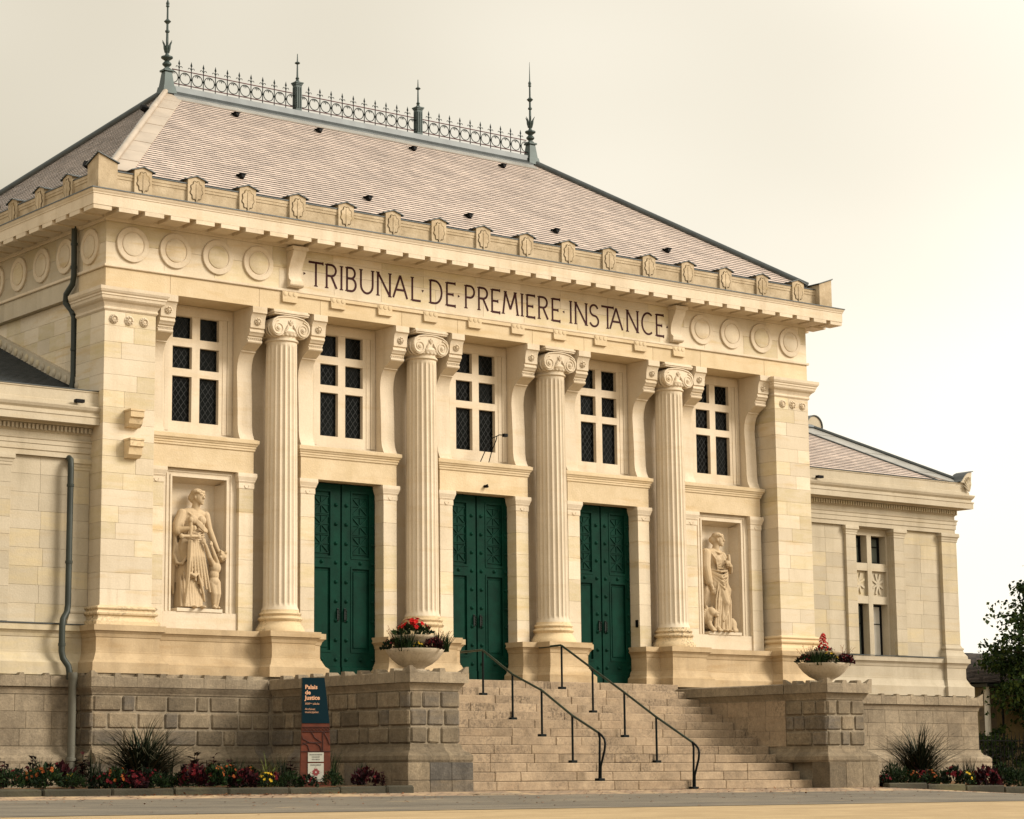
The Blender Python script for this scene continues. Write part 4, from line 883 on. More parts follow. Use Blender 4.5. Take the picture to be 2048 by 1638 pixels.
    # floodlight on the blocking course
    m = MB(); xf = s * 9.62 if s < 0 else 9.55; m.box(xf - 0.09, xf + 0.09, 0.02, 0.12, 7.02, 7.08, 0.006); m.box(xf - 0.02, xf + 0.02, 0.12, 0.2, 7.03, 7.06); m.build('floodlight', BLACK, WG)
    return WG
WL = wing(-1); WR = wing(1)
# downpipes of the left side
m = MB(); m.tube([(-9.26, 1.10, 10.60), (-9.26, 1.08, 9.62), (-9.26, 1.12, 9.46), (-9.27, 1.36, 9.30), (-9.26, 1.40, 9.14), (-9.20, 1.26, 8.98), (-9.17, 1.21, 8.84), (-9.17, 1.19, 7.70), (-9.2, 1.17, 7.55), (-9.2, 1.17, 7.2)], 0.055, 10)
dp = m.build('downpipe', PIPE, CH, 40)
for z in (10.2, 9.75, 8.9, 8.2): MB().lathe([(0.066, 0), (0.066, 0.05)], 12, (-9.26 if z > 9.5 else -9.17, 1.09 if z > 9.5 else 1.19, z)).build('pipe_collar', PIPE, dp)
m = MB(); m.tube([(-9.60, 0.50, 6.06), (-9.62, 0.36, 6.0), (-9.63, 0.33, 5.85), (-9.63, 0.33, 3.36), (-9.66, 0.30, 3.22), (-9.79, 0.20, 3.08), (-9.815, 0.18, 2.95), (-9.815, 0.18, 2.50), (-9.79, 0.17, 2.38), (-9.70, 0.13, 2.24), (-9.69, 0.10, 2.12), (-9.69, 0.09, 2.0)], 0.058, 12)
dp = m.build('downpipe', PIPE, WL, 40)
for x, y, z in ((-9.63, 0.33, 4.1), (-9.63, 0.33, 5.5), (-9.815, 0.18, 2.6)): MB().lathe([(0.068, 0), (0.068, 0.05)], 12, (x, y, z)).build('pipe_collar', PIPE, dp)
m = MB(); m.lathe([(0.085, 2.12), (0.085, 2.02), (0.078, 2.01), (0.075, 1.95), (0.07, 1.94), (0.07, 0.62), (0.09, 0.61), (0.09, 0.56), (0.075, 0.55), (0.075, 0.1)], 14, (-9.69, -0.02, 0)); m.build('drain_pipe', PIPEL, WL, 40)

# ================================================================== rusticated terrace and stairs
FR = thing('entrance_staircase', 'wide flight of worn stone steps between two rusticated piers', 'stairs', (0, -2.4, 0))
ZC = [(0.825, 1.125), (1.13, 1.43), (1.435, 1.735)]
LENS = [0.66, 0.60, 0.30, 0.62, 0.58, 0.29]
def rust_x(parent, u0, u1, y, lens=LENS):
    for k, (a, b) in enumerate(ZC):
        for p, q in splits(u0, u1, lens, (0, 2, 4)[k]):
            MB().box(p + 0.018, q - 0.018, y - 0.024 - rng.uniform(0, 0.010), y + 0.1, a + 0.012, b - 0.018, 0.024).rough(0.006).build('rusticated_stone', RUS, parent, recalc=False)
def rust_y(parent, v0, v1, x, s, lens=LENS):
    for k, (a, b) in enumerate(ZC):
        for p, q in splits(v0, v1, lens, (3, 1, 5)[k]):
            e = 0.024 + rng.uniform(0, 0.010); x0, x1 = (x - e, x + 0.1) if s < 0 else (x - 0.1, x + e)
            MB().box(x0, x1, p + 0.018, q - 0.018, a + 0.012, b - 0.018, 0.024).rough(0.006).build('rusticated_stone', RUS, parent, recalc=False)
FLARE = [(-0.12, 0.506), (0.15, 0.506), (0.17, 0.55), (0.165, 0.62), (0.12, 0.67), (0.05, 0.71), (0.02, 0.77), (0.012, 0.822), (-0.12, 0.824)]
CAV = [(-0.12, 1.738), (0.0, 1.738), (0.008, 1.765), (0.03, 1.80), (0.06, 1.85), (0.065, 1.868), (-0.12, 1.868)]
def flare_blocks(parent, path, lens):
    """flare cut into stones along a straight run"""
    (xa, ya), (xb, yb) = path; L_ = math.hypot(xb - xa, yb - ya)
    for p, q in splits(0, L_, lens, rng.randrange(3)):
        f = lambda t: (xa + (xb - xa) * t / L_, ya + (yb - ya) * t / L_)
        MB().sweep([f(p + 0.003), f(q - 0.003)], FLARE).build('flare_stone', RUS, parent)
def coping_run(parent, a, b, outw, lens=0.47, tooth=True, depth=0.45):
    """coping stones with a raised tooth at each joint; outw is the outward normal in plan"""
    (xa, ya), (xb, yb) = a, b; L_ = math.hypot(xb - xa, yb - ya); d = ((xb - xa) / L_, (yb - ya) / L_); n = max(1, round(L_ / lens))
    for k in range(n):
        t0, t1 = L_ * k / n + 0.002, L_ * (k + 1) / n - 0.002; m = MB(); v = []
        def P(t, o, z): return (xa + d[0] * t - outw[0] * o, ya + d[1] * t - outw[1] * o, z)
        zt = 2.06 + rng.uniform(-0.006, 0.006)
        for o, z in ((0, 1.872), (0, zt - 0.015), (0.02, zt), (depth, zt + 0.03), (depth, 1.872)):
            v.append(P(t0, o, z)); v.append(P(t1, o, z))
        m.add(v, [(0, 1, 3, 2), (2, 3, 5, 4), (4, 5, 7, 6), (6, 7, 9, 8), (8, 9, 1, 0), (0, 2, 4, 6, 8), (1, 3, 5, 7, 9)])
        w = 0.15; h = 2.122
        v = [P(t0, 0.002, zt - 0.02), P(t0 + w, 0.002, zt - 0.02), P(t0 + w, 0.25, zt), P(t0, 0.25, zt), P(t0 + 0.02, 0.004, h), P(t0 + w - 0.03, 0.004, h), P(t0 + w - 0.03, 0.2, h), P(t0 + 0.02, 0.2, h)]
        if tooth: m.add(v, [(0, 1, 2, 3), (4, 5, 6, 7), (0, 1, 5, 4), (1, 2, 6, 5), (2, 3, 7, 6), (3, 0, 4, 7)])
        m.build('coping_stone', COP, parent)
def horn(parent, x, y, ox, oy, w=0.17, h=2.155):
    """corner horn of the coping; ox, oy point outwards"""
    v = [(x, y, 2.04), (x - ox * w, y, 2.04), (x - ox * w, y - oy * w, 2.04), (x, y - oy * w, 2.04), (x, y, h), (x - ox * w * 0.35, y, h), (x - ox * w * 0.35, y - oy * w * 0.35, h - 0.01), (x, y - oy * w * 0.35, h)]
    MB().add(v, [(0, 1, 2, 3), (4, 5, 6, 7), (0, 1, 5, 4), (1, 2, 6, 5), (2, 3, 7, 6), (3, 0, 4, 7)]).build('coping_horn', COP, parent)
for s in (-1, 1):
    # --- terrace wall under the main block
    TW = thing('terrace_wall', 'rusticated stone terrace wall %s of the steps, %s' % (('left', 'behind the flower bed and the blue and rust sign') if s < 0 else ('right', 'mostly hidden behind the right pier')), 'wall', (s * 7.5, 0.2, 0), 'rusticated terrace walls')
    c = MB(); c.box(*sx(s, 5.45, 9.40), -0.23, 1.2, 0.0, 2.05); c.build('wall_core', RUSJ, TW)
    rust_x(TW, *sx(s, 5.66, 9.40), -0.235)
    rust_y(TW, -0.26, 0.42, s * 9.41, s, [0.3, 0.42])
    p0 = [(-9.42, 0.45), (-9.42, -0.25)]; p1 = [(-9.42, -0.25), (-5.62, -0.25)]
    if s > 0: p0, p1 = mir(p0), mir(p1)
    flare_blocks(TW, p1, [0.62, 0.4, 0.7])
    MB().sweep(p0, FLARE).build('flare_stone', RUS, TW)
    for p, q in splits(5.8, 9.6, [0.6, 0.7], 0): MB().box(*sx(s, p + 0.003, q - 0.003), -0.44, 0.1, -0.2, 0.504, 0.008).build('base_stone', RUS, TW, recalc=False)
    MB().box(*sx(s, 9.4, 9.6), 0.101, 0.45, -0.2, 0.504, 0.008).build('base_stone', RUS, TW, recalc=False)
    fp = [(-9.42, 0.45), (-9.42, -0.25), (-5.62, -0.25)]
    MB().sweep(fp if s < 0 else mir(fp), CAV).build('coping_cavetto', COP, TW)
    if s < 0:
        coping_run(TW, (-9.48, -0.33), (-5.76, -0.33), (0, -1)); coping_run(TW, (-9.482, 0.18), (-9.482, 0.12), (-1, 0)); coping_run(TW, (-9.48, 0.18), (-9.48, -0.32), (-1, 0), depth=0.3); horn(TW, -9.484, -0.334, -1, -1)
    else:
        coping_run(TW, (5.76, -0.33), (9.48, -0.33), (0, -1)); coping_run(TW, (9.48, -0.32), (9.48, 0.18), (1, 0), depth=0.3); horn(TW, 9.484, -0.334, 1, -1)
    # --- stair pier / cheek wall
    xi, xo = s * 4.57, s * 5.64
    PR = MB().box(*sx(s, 4.59, 5.62), -4.67, -0.2, 0.0, 2.04).build('stair_pier', RUSJ, FR)
    rust_x(PR, *sx(s, 4.57, 5.64), -4.675, [0.38, 0.27, 0.36] if s < 0 else [0.36, 0.27, 0.38])
    rust_y(PR, -4.69, -0.30, xo - s * 0.0, s)
    # inner cheek: rusticated at the pier head, plain blocks behind
    for k, (a, b) in enumerate(ZC):
        for p, q in splits(-4.69, -3.55, [0.42, 0.62, 0.3], k):
            x0, x1 = (xi - 0.026, xi + 0.1) if s > 0 else (xi - 0.1, xi + 0.026)
            MB().box(x0, x1, p + 0.018, q - 0.018, a + 0.012, b - 0.018, 0.024).rough(0.006).build('rusticated_stone', RUS, PR, recalc=False)
        for p, q in splits(-3.55, -0.42, [0.55, 0.5, 0.62], k + 1):
            x0, x1 = (xi - 0.005, xi + 0.1) if s > 0 else (xi - 0.1, xi + 0.005)
            MB().box(x0, x1, p + 0.004, q - 0.004, a - 0.004, b + 0.002, 0.006).build('cheek_stone', STP, PR, recalc=False)
    fr_ = [(xo, -0.4), (xo, -4.69)] if s < 0 else [(xi, -0.4), (xi, -4.69)]
    fx = [(-5.64, -4.69), (-4.57, -4.69)] if s < 0 else [(4.57, -4.69), (5.64, -4.69)]
    fo = [(-4.57, -4.69), (-4.57, -3.3)] if s < 0 else [(5.64, -4.69), (5.64, -0.4)]
    pth = [fr_[0], fx[0], fx[1], fo[1]]
    if s > 0: pth = [(4.57, -3.3), (4.57, -4.69), (5.64, -4.69), (5.64, -0.4)]
    xa_, xb_ = pth[1][0], pth[2][0]; c1, c2 = xa_ + 0.36, xb_ - 0.36
    for seg in ([(xa_, -4.25), (xa_, -4.69), (c1 - 0.003, -4.69)], [(c1, -4.69), (c2, -4.69)], [(c2 + 0.003, -4.69), (xb_, -4.69), (xb_, -4.25)]):
        MB().sweep(seg, FLARE).build('flare_stone', RUS, PR)
    flare_blocks(PR, [pth[0], (xa_, -4.254)], [0.62, 0.5, 0.7]); flare_blocks(PR, [(xb_, -4.254), pth[3]], [0.62, 0.5, 0.7])
    if s < 0: flare_dummy = None
    full = [(-5.64, -0.3), (-5.64, -4.69), (-4.57, -4.69), (-4.57, -0.45)]; full = full if s < 0 else mir(full)
    MB().sweep(full, CAV).build('coping_cavetto', COP, PR)
    # base plinth of the pier
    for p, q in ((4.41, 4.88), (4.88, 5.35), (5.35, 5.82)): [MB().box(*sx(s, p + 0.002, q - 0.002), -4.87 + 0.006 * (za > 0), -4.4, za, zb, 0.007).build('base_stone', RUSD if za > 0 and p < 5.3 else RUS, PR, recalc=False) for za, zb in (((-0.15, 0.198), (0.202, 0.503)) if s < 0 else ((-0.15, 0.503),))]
    for p, q in splits(-4.39, -0.45, [0.75, 0.66, 0.8], 0):
        MB().box(*sx(s, 5.3, 5.81), p + 0.002, q - 0.002, -0.15, 0.503, 0.007).build('base_stone', RUS, PR, recalc=False)
    # coping
    X0, X1 = (-5.74, -4.47) if s < 0 else (4.47, 5.74)
    coping_run(PR, (X0 + 0.001, -4.82), (X1 - 0.001, -4.82), (0, -1), 0.63 if s < 0 else 0.42)
    if s < 0: coping_run(PR, (X0, -4.36), (X0, -0.34), (-1, 0), 0.50); coping_run(PR, (X1, -0.42), (X1, -4.36), (1, 0), 0.8, False)
    else: coping_run(PR, (X0, -4.36), (X0, -3.62), (-1, 0), 0.37); coping_run(PR, (X0, -3.60), (X0, -0.42), (-1, 0), 0.8, False); coping_run(PR, (X1, -0.34), (X1, -4.36), (1, 0), 0.5)
    for ox in (-1, 1): horn(PR, (X0 - 0.004) if ox < 0 else (X1 + 0.004), -4.824, ox, -1)
    horn(PR, X0 - 0.003 if s > 0 else X1 + 0.003, -3.6, -1 if s > 0 else 1, 1)
    MB().box(X0 + 0.45, X1 - 0.45, -4.36, -0.2, 1.9, 2.075).build('pier_top', COP, PR)
# landing and thirteen risers
TOP = 2.166; NR = 13; RH = TOP / NR; TR = 4.0 / 12
for k in range(NR):
    z1 = TOP - RH * k; yf = -0.40 - TR * k; ybk = yf + TR + 0.12 if k else 0.9
    xe = 4.555
    if k == NR - 1: xe = 4.405
    if k == NR - 2: xe = 4.405
    sp_ = None
    for p, q in splits(-xe, xe, [1.35, 0.9, 1.7, 1.1, 0.62], k * 3 % 5):
        z0 = z1 - RH + 0.001 if k else z1 - RH
        b = MB().box(p + 0.0025, q - 0.0025, yf + rng.uniform(-0.004, 0.006), ybk, z0, z1 - rng.uniform(0, 0.006), 0.011).rough(0.0025)
        o = b.build('step' if sp_ is None else 'step_stone', STP, FR if sp_ is None else sp_, recalc=False); sp_ = sp_ or o
MB().box(-4.56, 4.56, -0.30, 0.85, 0.1, 2.0).build('landing_core', RUSJ, FR)
for k in range(NR): MB().box(-4.5, 4.5, -0.40 - TR * k + 0.05, -0.2, 0.0 if k == NR - 1 else 0.02, TOP - RH * (k + 1) + 0.02 if k < NR - 1 else 0.05).build('stair_core', RUSJ, FR) if k < NR - 1 else None
for s in (-1, 1): MB().box(*sx(s, 4.45, 9.3), -0.22, 1.0, 2.03, 2.118).build('terrace_paving', COP, FR)

# ================================================================== planters
def planter(s):
    lab = 'stone bowl planter on the %s stair pier, %s' % (('left', 'spilling grass and crimson flowers') if s < 0 else ('right', 'with many yellow blooms'))
    PT = thing('planter', lab, 'planter', (s * 5.12, -4.12, 2.06), 'stone bowls on the stair piers')
    c = (s * 5.12, -4.12, 0)
    m = MB().lathe([(0.20, 2.06), (0.21, 2.10), (0.17, 2.13), (0.18, 2.15), (0.30, 2.21), (0.41, 2.30), (0.49, 2.40), (0.525, 2.455), (0.525, 2.475), (0.50, 2.478), (0.46, 2.44), (0.0, 2.43)], 44, c, cap=False); m.build('bowl', URN, PT, 40)
    m = MB().lathe([(0.12, 2.43), (0.14, 2.50), (0.24, 2.58), (0.35, 2.67), (0.37, 2.70), (0.37, 2.715), (0.345, 2.715), (0.32, 2.69), (0.0, 2.68)], 36, c, cap=False); m.build('upper_bowl', URN, PT, 40)
    return c
cL, cR = planter(-1), planter(1)

# ================================================================== handrails
def handrail(X, posts, n):
    HR = thing('handrail', 'dark metal stair handrail, %s of the two' % n, 'handrail', (X, -2.6, 0), 'stair handrails')
    top = []
    for k, (y, z0) in enumerate(posts):
        z1 = z0 + 0.88; top.append((X, y, z1))
        if k < 4:
            MB().tube([(X, y, z0), (X, y, z1)], 0.021, 10).build('post', RAIL, HR, 40)
            m = MB(); m.box(X - 0.075, X + 0.075, y - 0.05, y + 0.05, z0 + 0.0, z0 + 0.05, 0.008); m.build('base_plate', RAIL, HR)
    (y4, z4) = posts[4]; y0, zt0 = posts[0][0], top[0][2]; zb = top[4][2]
    MB().tube([(X, y0 + 0.72, zt0 + 0.0), (X, y0 + 0.03, zt0 + 0.015), (X, y0 - 0.02, zt0)] + top[1:], 0.023, 10).build('rail', RAILT, HR, 40)
    MB().tube([(X, y4, zb), (X, y4 - 0.03, zb - 0.1), (X, y4 - 0.02, zb - 0.4), (X, y4, z4 + 0.02)], 0.021, 10).build('post', RAIL, HR, 40)
    MB().tube([(X, y4, zb), (X, y4 - 0.09, zb - 0.055), (X, y4 - 0.16, zb - 0.12), (X, y4 - 0.18, zb - 0.20), (X, y4 - 0.16, zb - 0.32), (X, y4 - 0.09, zb - 0.50), (X, y4 - 0.045, zb - 0.62), (X, y4 - 0.04, z4 + 0.04)], 0.021, 10).build('rail_return', RAIL, HR, 40)
    m = MB(); m.box(X - 0.075, X + 0.075, y4 - 0.08, y4 + 0.05, z4, z4 + 0.05, 0.008); m.build('base_plate', RAIL, HR)
def tread_z(y):
    k = max(0, math.ceil((-0.40 - y) / TR - 1e-6)); return TOP - RH * k if y <= -0.4 else TOP
def mk(ys): return [(y, max(tread_z(y), 0.0)) for y in ys]
handrail(-1.05, mk([-0.83, -1.76, -2.65, -3.55, -4.30]), 'left one')
handrail(1.15, mk([-0.62, -1.58, -2.53, -3.45, -4.46]), 'right one')

# ================================================================== relief statues (one continuous carved body each)
def ell(m, c, r, n=14):
    prof = [(0.0, -1.0)] + [(math.cos(R(a)), math.sin(R(a))) for a in range(-75, 76, 15)] + [(0.0, 1.0)]
    o = MB().lathe(prof, n, cap=False); m.add([(c[0] + x * r[0], c[1] + y * r[1], c[2] + z * r[2]) for x, y, z in o.v], o.f)
def limb(m, pts, rs, n=12):
    m.tube(pts, rs, n)
    for p, r_ in zip(pts, rs): ell(m, p, (r_, r_, r_), 10)
def carve(name, m, root, voxel, smooth=3):
    o = m.build(name, STAT, root)
    r_ = o.modifiers.new('remesh', 'REMESH'); r_.mode = 'VOXEL'; r_.voxel_size = voxel; r_.use_smooth_shade = True
    if smooth:
        s_ = o.modifiers.new('smooth', 'SMOOTH'); s_.factor = 0.5; s_.iterations = smooth
    return o
def folds(m, xs_top, xs_bot, y_t, y_b, z_t, z_b, r0, r1, bow=0.0):
    for a, b in zip(xs_top, xs_bot):
        k = rng.uniform(0.8, 1.2)
        m.tube([(a, y_t(a), z_t), (a + (b - a) * 0.35, y_t(a) * 0.5 + y_b(b) * 0.5 - bow, z_t + (z_b - z_t) * 0.4), (b, y_b(b), z_b)], [r0 * k, (r0 + r1) / 2 * k, r1 * k], 6)
def head(m, x, y, z, yaw):
    """head centre, facing -y turned by yaw; height about 0.29"""
    c, s = math.cos(yaw), math.sin(yaw)
    def Q(a, b, h): return (x + a * c + b * s, y + a * s - b * c, z + h)     # a right, b forward
    ell(m, Q(0, 0, 0.01), (0.098, 0.112, 0.142)); ell(m, Q(0, 0.045, -0.06), (0.066, 0.066, 0.085))
    m.tube([Q(0, 0.105, 0.035), Q(0, 0.14, -0.03), Q(0, 0.105, -0.045)], [0.016, 0.024, 0.014], 6)      # nose
    for q in (-1, 1):
        ell(m, Q(q * 0.042, 0.108, 0.043), (0.038, 0.02, 0.013), 8); ell(m, Q(q * 0.042, 0.096, 0.012), (0.022, 0.016, 0.012), 8)
        ell(m, Q(q * 0.10, -0.01, -0.01), (0.018, 0.03, 0.04), 8)
    ell(m, Q(0, 0.108, -0.075), (0.034, 0.02, 0.011), 8); ell(m, Q(0, 0.105, -0.095), (0.028, 0.018, 0.010), 8); ell(m, Q(0, 0.085, -0.125), (0.034, 0.034, 0.03), 8)
    ell(m, Q(0, -0.03, 0.085), (0.122, 0.125, 0.085)); ell(m, Q(0, -0.09, 0.0), (0.115, 0.08, 0.12))
    for k in range(9):                                                       # wavy hair round the brow
        t = R(-95 + 190 * k / 8); ell(m, Q(0.105 * math.sin(t), 0.015 + 0.082 * math.cos(t), 0.085 + 0.012 * (k % 2)), (0.036, 0.032, 0.030), 8)
    ell(m, Q(0, -0.15, 0.0), (0.07, 0.06, 0.07))
def hand(m, p, d, curl, side=1, sc=1.0):
    """palm at p, fingers run along d and bend towards curl"""
    p, d, u = Vector(p), Vector(d).normalized(), Vector(curl).normalized(); w = d.cross(u).normalized() * side
    ell(m, p, (0.042 * sc, 0.035 * sc, 0.045 * sc), 8)
    for k, L_ in enumerate((0.075, 0.088, 0.082, 0.066)):
        b = p + w * (0.036 - 0.024 * k) * sc + d * 0.03 * sc
        m.tube([b, b + d * L_ * 0.5 * sc, b + d * L_ * 0.8 * sc + u * 0.03 * sc, b + d * L_ * 0.85 * sc + u * 0.055 * sc], [0.012 * sc, 0.0115 * sc, 0.011 * sc, 0.008 * sc], 6)
    b = p + w * 0.045 * sc; m.tube([b - d * 0.02 * sc, b + w * 0.02 * sc + d * 0.02 * sc, b + w * 0.015 * sc + d * 0.05 * sc + u * 0.02 * sc], [0.013 * sc, 0.012 * sc, 0.009 * sc], 6)

# --- left: woman with a great sword, child at her side
ox, oz = -6.80, 3.395; oy = 0.645
SL = thing('relief_statue', 'carved stone woman holding a tall sword, small child reaching up beside her', 'statue', (ox, oy, oz), 'statues in the niches')
m = MB(); Q = lambda x, y, z: (ox + x - 0.03, oy + y, oz + z)
head(m, ox + 0.02, oy - 0.06, oz + 2.13, R(28))
limb(m, [Q(0.02, 0.0, 1.84), Q(0.04, -0.03, 2.05)], [0.088, 0.075])
ell(m, Q(-0.02, 0.02, 1.66), (0.265, 0.155, 0.27)); ell(m, Q(-0.02, 0.03, 1.82), (0.29, 0.13, 0.11)); ell(m, Q(-0.02, 0.02, 1.40), (0.25, 0.15, 0.24)); ell(m, Q(-0.06, 0.02, 1.12), (0.29, 0.18, 0.34))
for q in (-1, 1): ell(m, Q(q * 0.10, -0.12, 1.68), (0.09, 0.08, 0.09))
# skirt
m.lathe([(0.23, 1.22), (0.24, 1.0), (0.235, 0.7), (0.235, 0.35), (0.25, 0.02), (0.0, 0.02)], 24, Q(-0.10, 0.07, 0), cap=True)
fy = lambda a: -math.sqrt(max(0.02, 0.075 - a * a * 0.55)) + 0.03
fx = [-0.22, -0.15, -0.08, -0.01, 0.06, 0.13, 0.19]
folds(m, fx, [x * 1.15 - 0.02 for x in fx], lambda a: fy(a) + 0.05, lambda a: fy(a) - 0.01, 1.25, 0.03, 0.018, 0.032, 0.03) if False else None
for k, x in enumerate([-0.26, -0.20, -0.145, -0.09, -0.035, 0.02, 0.075, 0.13, 0.18]):
    x -= 0.05; y0 = -0.19 * math.cos((x + 0.1) * 3.2); zt = 0.62 + 0.06 * math.sin(k * 2.1)
    m.tube([Q(x - 0.02, y0 + 0.07, zt), Q(x - 0.03, y0 + 0.03, 0.3), Q(x - 0.035 + 0.012 * (k % 2), y0 - 0.005, 0.025)], [0.022, 0.030, 0.036], 6)
for k in range(7):                                                    # over-drape, long folds falling from the belt to the right
    a = -0.26 + 0.055 * k
    m.tube([Q(-0.20 + 0.045 * k, -0.165, 1.33 - 0.012 * k), Q(a + 0.02, -0.225, 0.98), Q(a + 0.03 + 0.03 * k, -0.20 + 0.008 * k, 0.62 - 0.05 * k)], [0.022, 0.033, 0.026], 6)
m.tube([Q(-0.20, -0.20, 0.66), Q(-0.10, -0.23, 0.60), Q(-0.02, -0.21, 0.66), Q(0.03, -0.22, 0.50), Q(0.10, -0.19, 0.32), Q(0.17, -0.14, 0.14)], [0.03, 0.045, 0.03, 0.03, 0.028, 0.02], 7)
for k in range(5):                                                    # bodice: diagonal scarf and belt folds
    m.tube([Q(-0.21 + 0.02 * k, -0.02, 1.87 - 0.012 * k), Q(-0.08 + 0.01 * k, -0.175, 1.72 - 0.03 * k), Q(0.10, -0.20, 1.56 - 0.022 * k), Q(0.22, -0.12, 1.50 - 0.01 * k)], [0.016, 0.02, 0.022, 0.016], 6)
for k in range(5): m.tube([Q(-0.20, -0.10, 1.46 - 0.035 * k), Q(-0.02, -0.185, 1.42 - 0.04 * k), Q(0.17, -0.12, 1.47 - 0.045 * k)], [0.012, 0.016, 0.012], 6)
# right arm (image left) to the sword hilt, sleeve and hanging drape
limb(m, [Q(-0.26, 0.02, 1.80), Q(-0.36, -0.02, 1.58), Q(-0.40, -0.08, 1.46)], [0.10, 0.11, 0.095]); limb(m, [Q(-0.40, -0.10, 1.47), Q(-0.24, -0.24, 1.50)], [0.072, 0.05])
hand(m, Q(-0.215, -0.27, 1.51), (0.7, -0.5, 0.0), (0.3, 0.8, 0.0), -1)
for k in range(5): m.tube([Q(-0.36 - 0.015 * k, 0.02, 1.70 - 0.05 * k), Q(-0.43, -0.05 + 0.02 * k, 1.45), Q(-0.44 + 0.02 * k, 0.02, 0.95 + 0.05 * k), Q(-0.36 + 0.015 * k, -0.02, 0.78 + 0.05 * k)], [0.03, 0.04, 0.035, 0.02], 6)
m.tube([Q(-0.42, 0.0, 1.0), Q(-0.40, -0.07, 0.85), Q(-0.32, -0.12, 0.84), Q(-0.22, -0.12, 0.95), Q(-0.2, -0.1, 1.1)], [0.04, 0.04, 0.035, 0.035, 0.03], 7)
m.tube([Q(-0.40, 0.06, 0.95), Q(-0.40, 0.10, 0.5), Q(-0.38, 0.08, 0.28)], [0.06, 0.05, 0.02], 7)
# left arm down to the child's head
limb(m, [Q(0.27, 0.02, 1.80), Q(0.33, 0.0, 1.55), Q(0.40, -0.06, 1.32)], [0.08, 0.066, 0.056]); limb(m, [Q(0.40, -0.06, 1.32), Q(0.46, -0.10, 1.16)], [0.055, 0.042]); hand(m, Q(0.48, -0.12, 1.12), (0.25, -0.3, -0.9), (0.0, -0.4, -0.9), 1)
# sword
m.tube([Q(-0.235, -0.27, 1.28), Q(-0.26, -0.25, 0.6), Q(-0.295, -0.20, 0.03)], [0.052, 0.045, 0.03], 4); m.tube([Q(-0.42, -0.26, 1.345), Q(-0.05, -0.26, 1.36)], 0.032, 8)
ell(m, Q(-0.42, -0.26, 1.345), (0.045, 0.04, 0.05)); ell(m, Q(-0.05, -0.26, 1.36), (0.045, 0.04, 0.05)); m.tube([Q(-0.23, -0.27, 1.36), Q(-0.225, -0.27, 1.62)], 0.032, 8); ell(m, Q(-0.225, -0.27, 1.66), (0.05, 0.045, 0.055))
for q in (-0.10, 0.08): ell(m, Q(q, -0.24, 0.03), (0.05, 0.09, 0.032))
carve('figure', m, SL, 0.0105, 1)
m = MB()
ell(m, Q(0.55, -0.09, 1.02), (0.105, 0.115, 0.115))                      # child, seen three-quarter from behind
for k in range(16): ell(m, Q(0.55 + 0.085 * math.cos(k * 2.4), -0.10 + 0.09 * math.sin(k * 1.7), 1.04 + 0.075 * math.sin(k * 2.9)), (0.03, 0.03, 0.03), 7)
ell(m, Q(0.48, -0.19, 1.0), (0.03, 0.03, 0.03), 8)
limb(m, [Q(0.49, -0.06, 0.93), Q(0.42, -0.05, 0.86)], [0.05, 0.055]); ell(m, Q(0.41, -0.10, 0.80), (0.125, 0.11, 0.13)); ell(m, Q(0.385, -0.10, 0.66), (0.108, 0.10, 0.12)); ell(m, Q(0.385, -0.10, 0.53), (0.125, 0.12, 0.105))
limb(m, [Q(0.33, -0.14, 0.86), Q(0.20, -0.24, 0.98), Q(0.11, -0.25, 1.20)], [0.058, 0.05, 0.036]); hand(m, Q(0.09, -0.24, 1.25), (-0.1, 0.0, 1.0), (0.2, 0.9, 0.2), 1, 0.75)
limb(m, [Q(0.43, -0.14, 0.90), Q(0.34, -0.20, 1.02), Q(0.28, -0.20, 1.17)], [0.05, 0.042, 0.032]); hand(m, Q(0.275, -0.20, 1.22), (0.0, 0.0, 1.0), (-0.2, 0.9, 0.2), 1, 0.7)
for dx, kx in ((-0.045, 0.0), (0.05, 0.03)):
    limb(m, [Q(0.385 + dx, -0.11, 0.50), Q(0.41 + dx * 0.8, -0.15, 0.30), Q(0.42 + dx * 0.6, -0.11, 0.09)], [0.092, 0.068, 0.043]); ell(m, Q(0.41 + dx * 0.8, -0.16, 0.035), (0.04, 0.075, 0.03))
carve('child_figure', m, SL, 0.011, 2)

# --- right: woman with a scroll, lion at her feet
ox = 6.80; SRt = thing('relief_statue', 'carved stone woman clasping a scroll, lion lying at her feet', 'statue', (ox, oy, oz), 'statues in the niches')
m = MB(); Q = lambda x, y, z: (ox + x - 0.02, oy + y, oz + z)
head(m, ox - 0.02, oy - 0.05, oz + 2.08, R(42))
limb(m, [Q(-0.06, 0.0, 1.80), Q(-0.02, -0.02, 2.0)], [0.088, 0.075])
ell(m, Q(-0.06, 0.02, 1.62), (0.265, 0.155, 0.27)); ell(m, Q(-0.10, 0.03, 1.78), (0.29, 0.13, 0.11)); ell(m, Q(-0.04, 0.02, 1.38), (0.255, 0.155, 0.24)); ell(m, Q(-0.02, 0.02, 1.10), (0.29, 0.175, 0.34))
for q in (-0.13, 0.06): ell(m, Q(q, -0.13, 1.62), (0.09, 0.075, 0.09))
m.lathe([(0.24, 1.22), (0.25, 1.0), (0.225, 0.7), (0.21, 0.35), (0.22, 0.02), (0.0, 0.02)], 24, Q(-0.01, 0.06, 0), cap=True)
limb(m, [Q(0.0, -0.03, 1.05), Q(0.05, -0.19, 0.66), Q(0.03, -0.10, 0.30)], [0.16, 0.11, 0.09])           # bent leg under the cloth
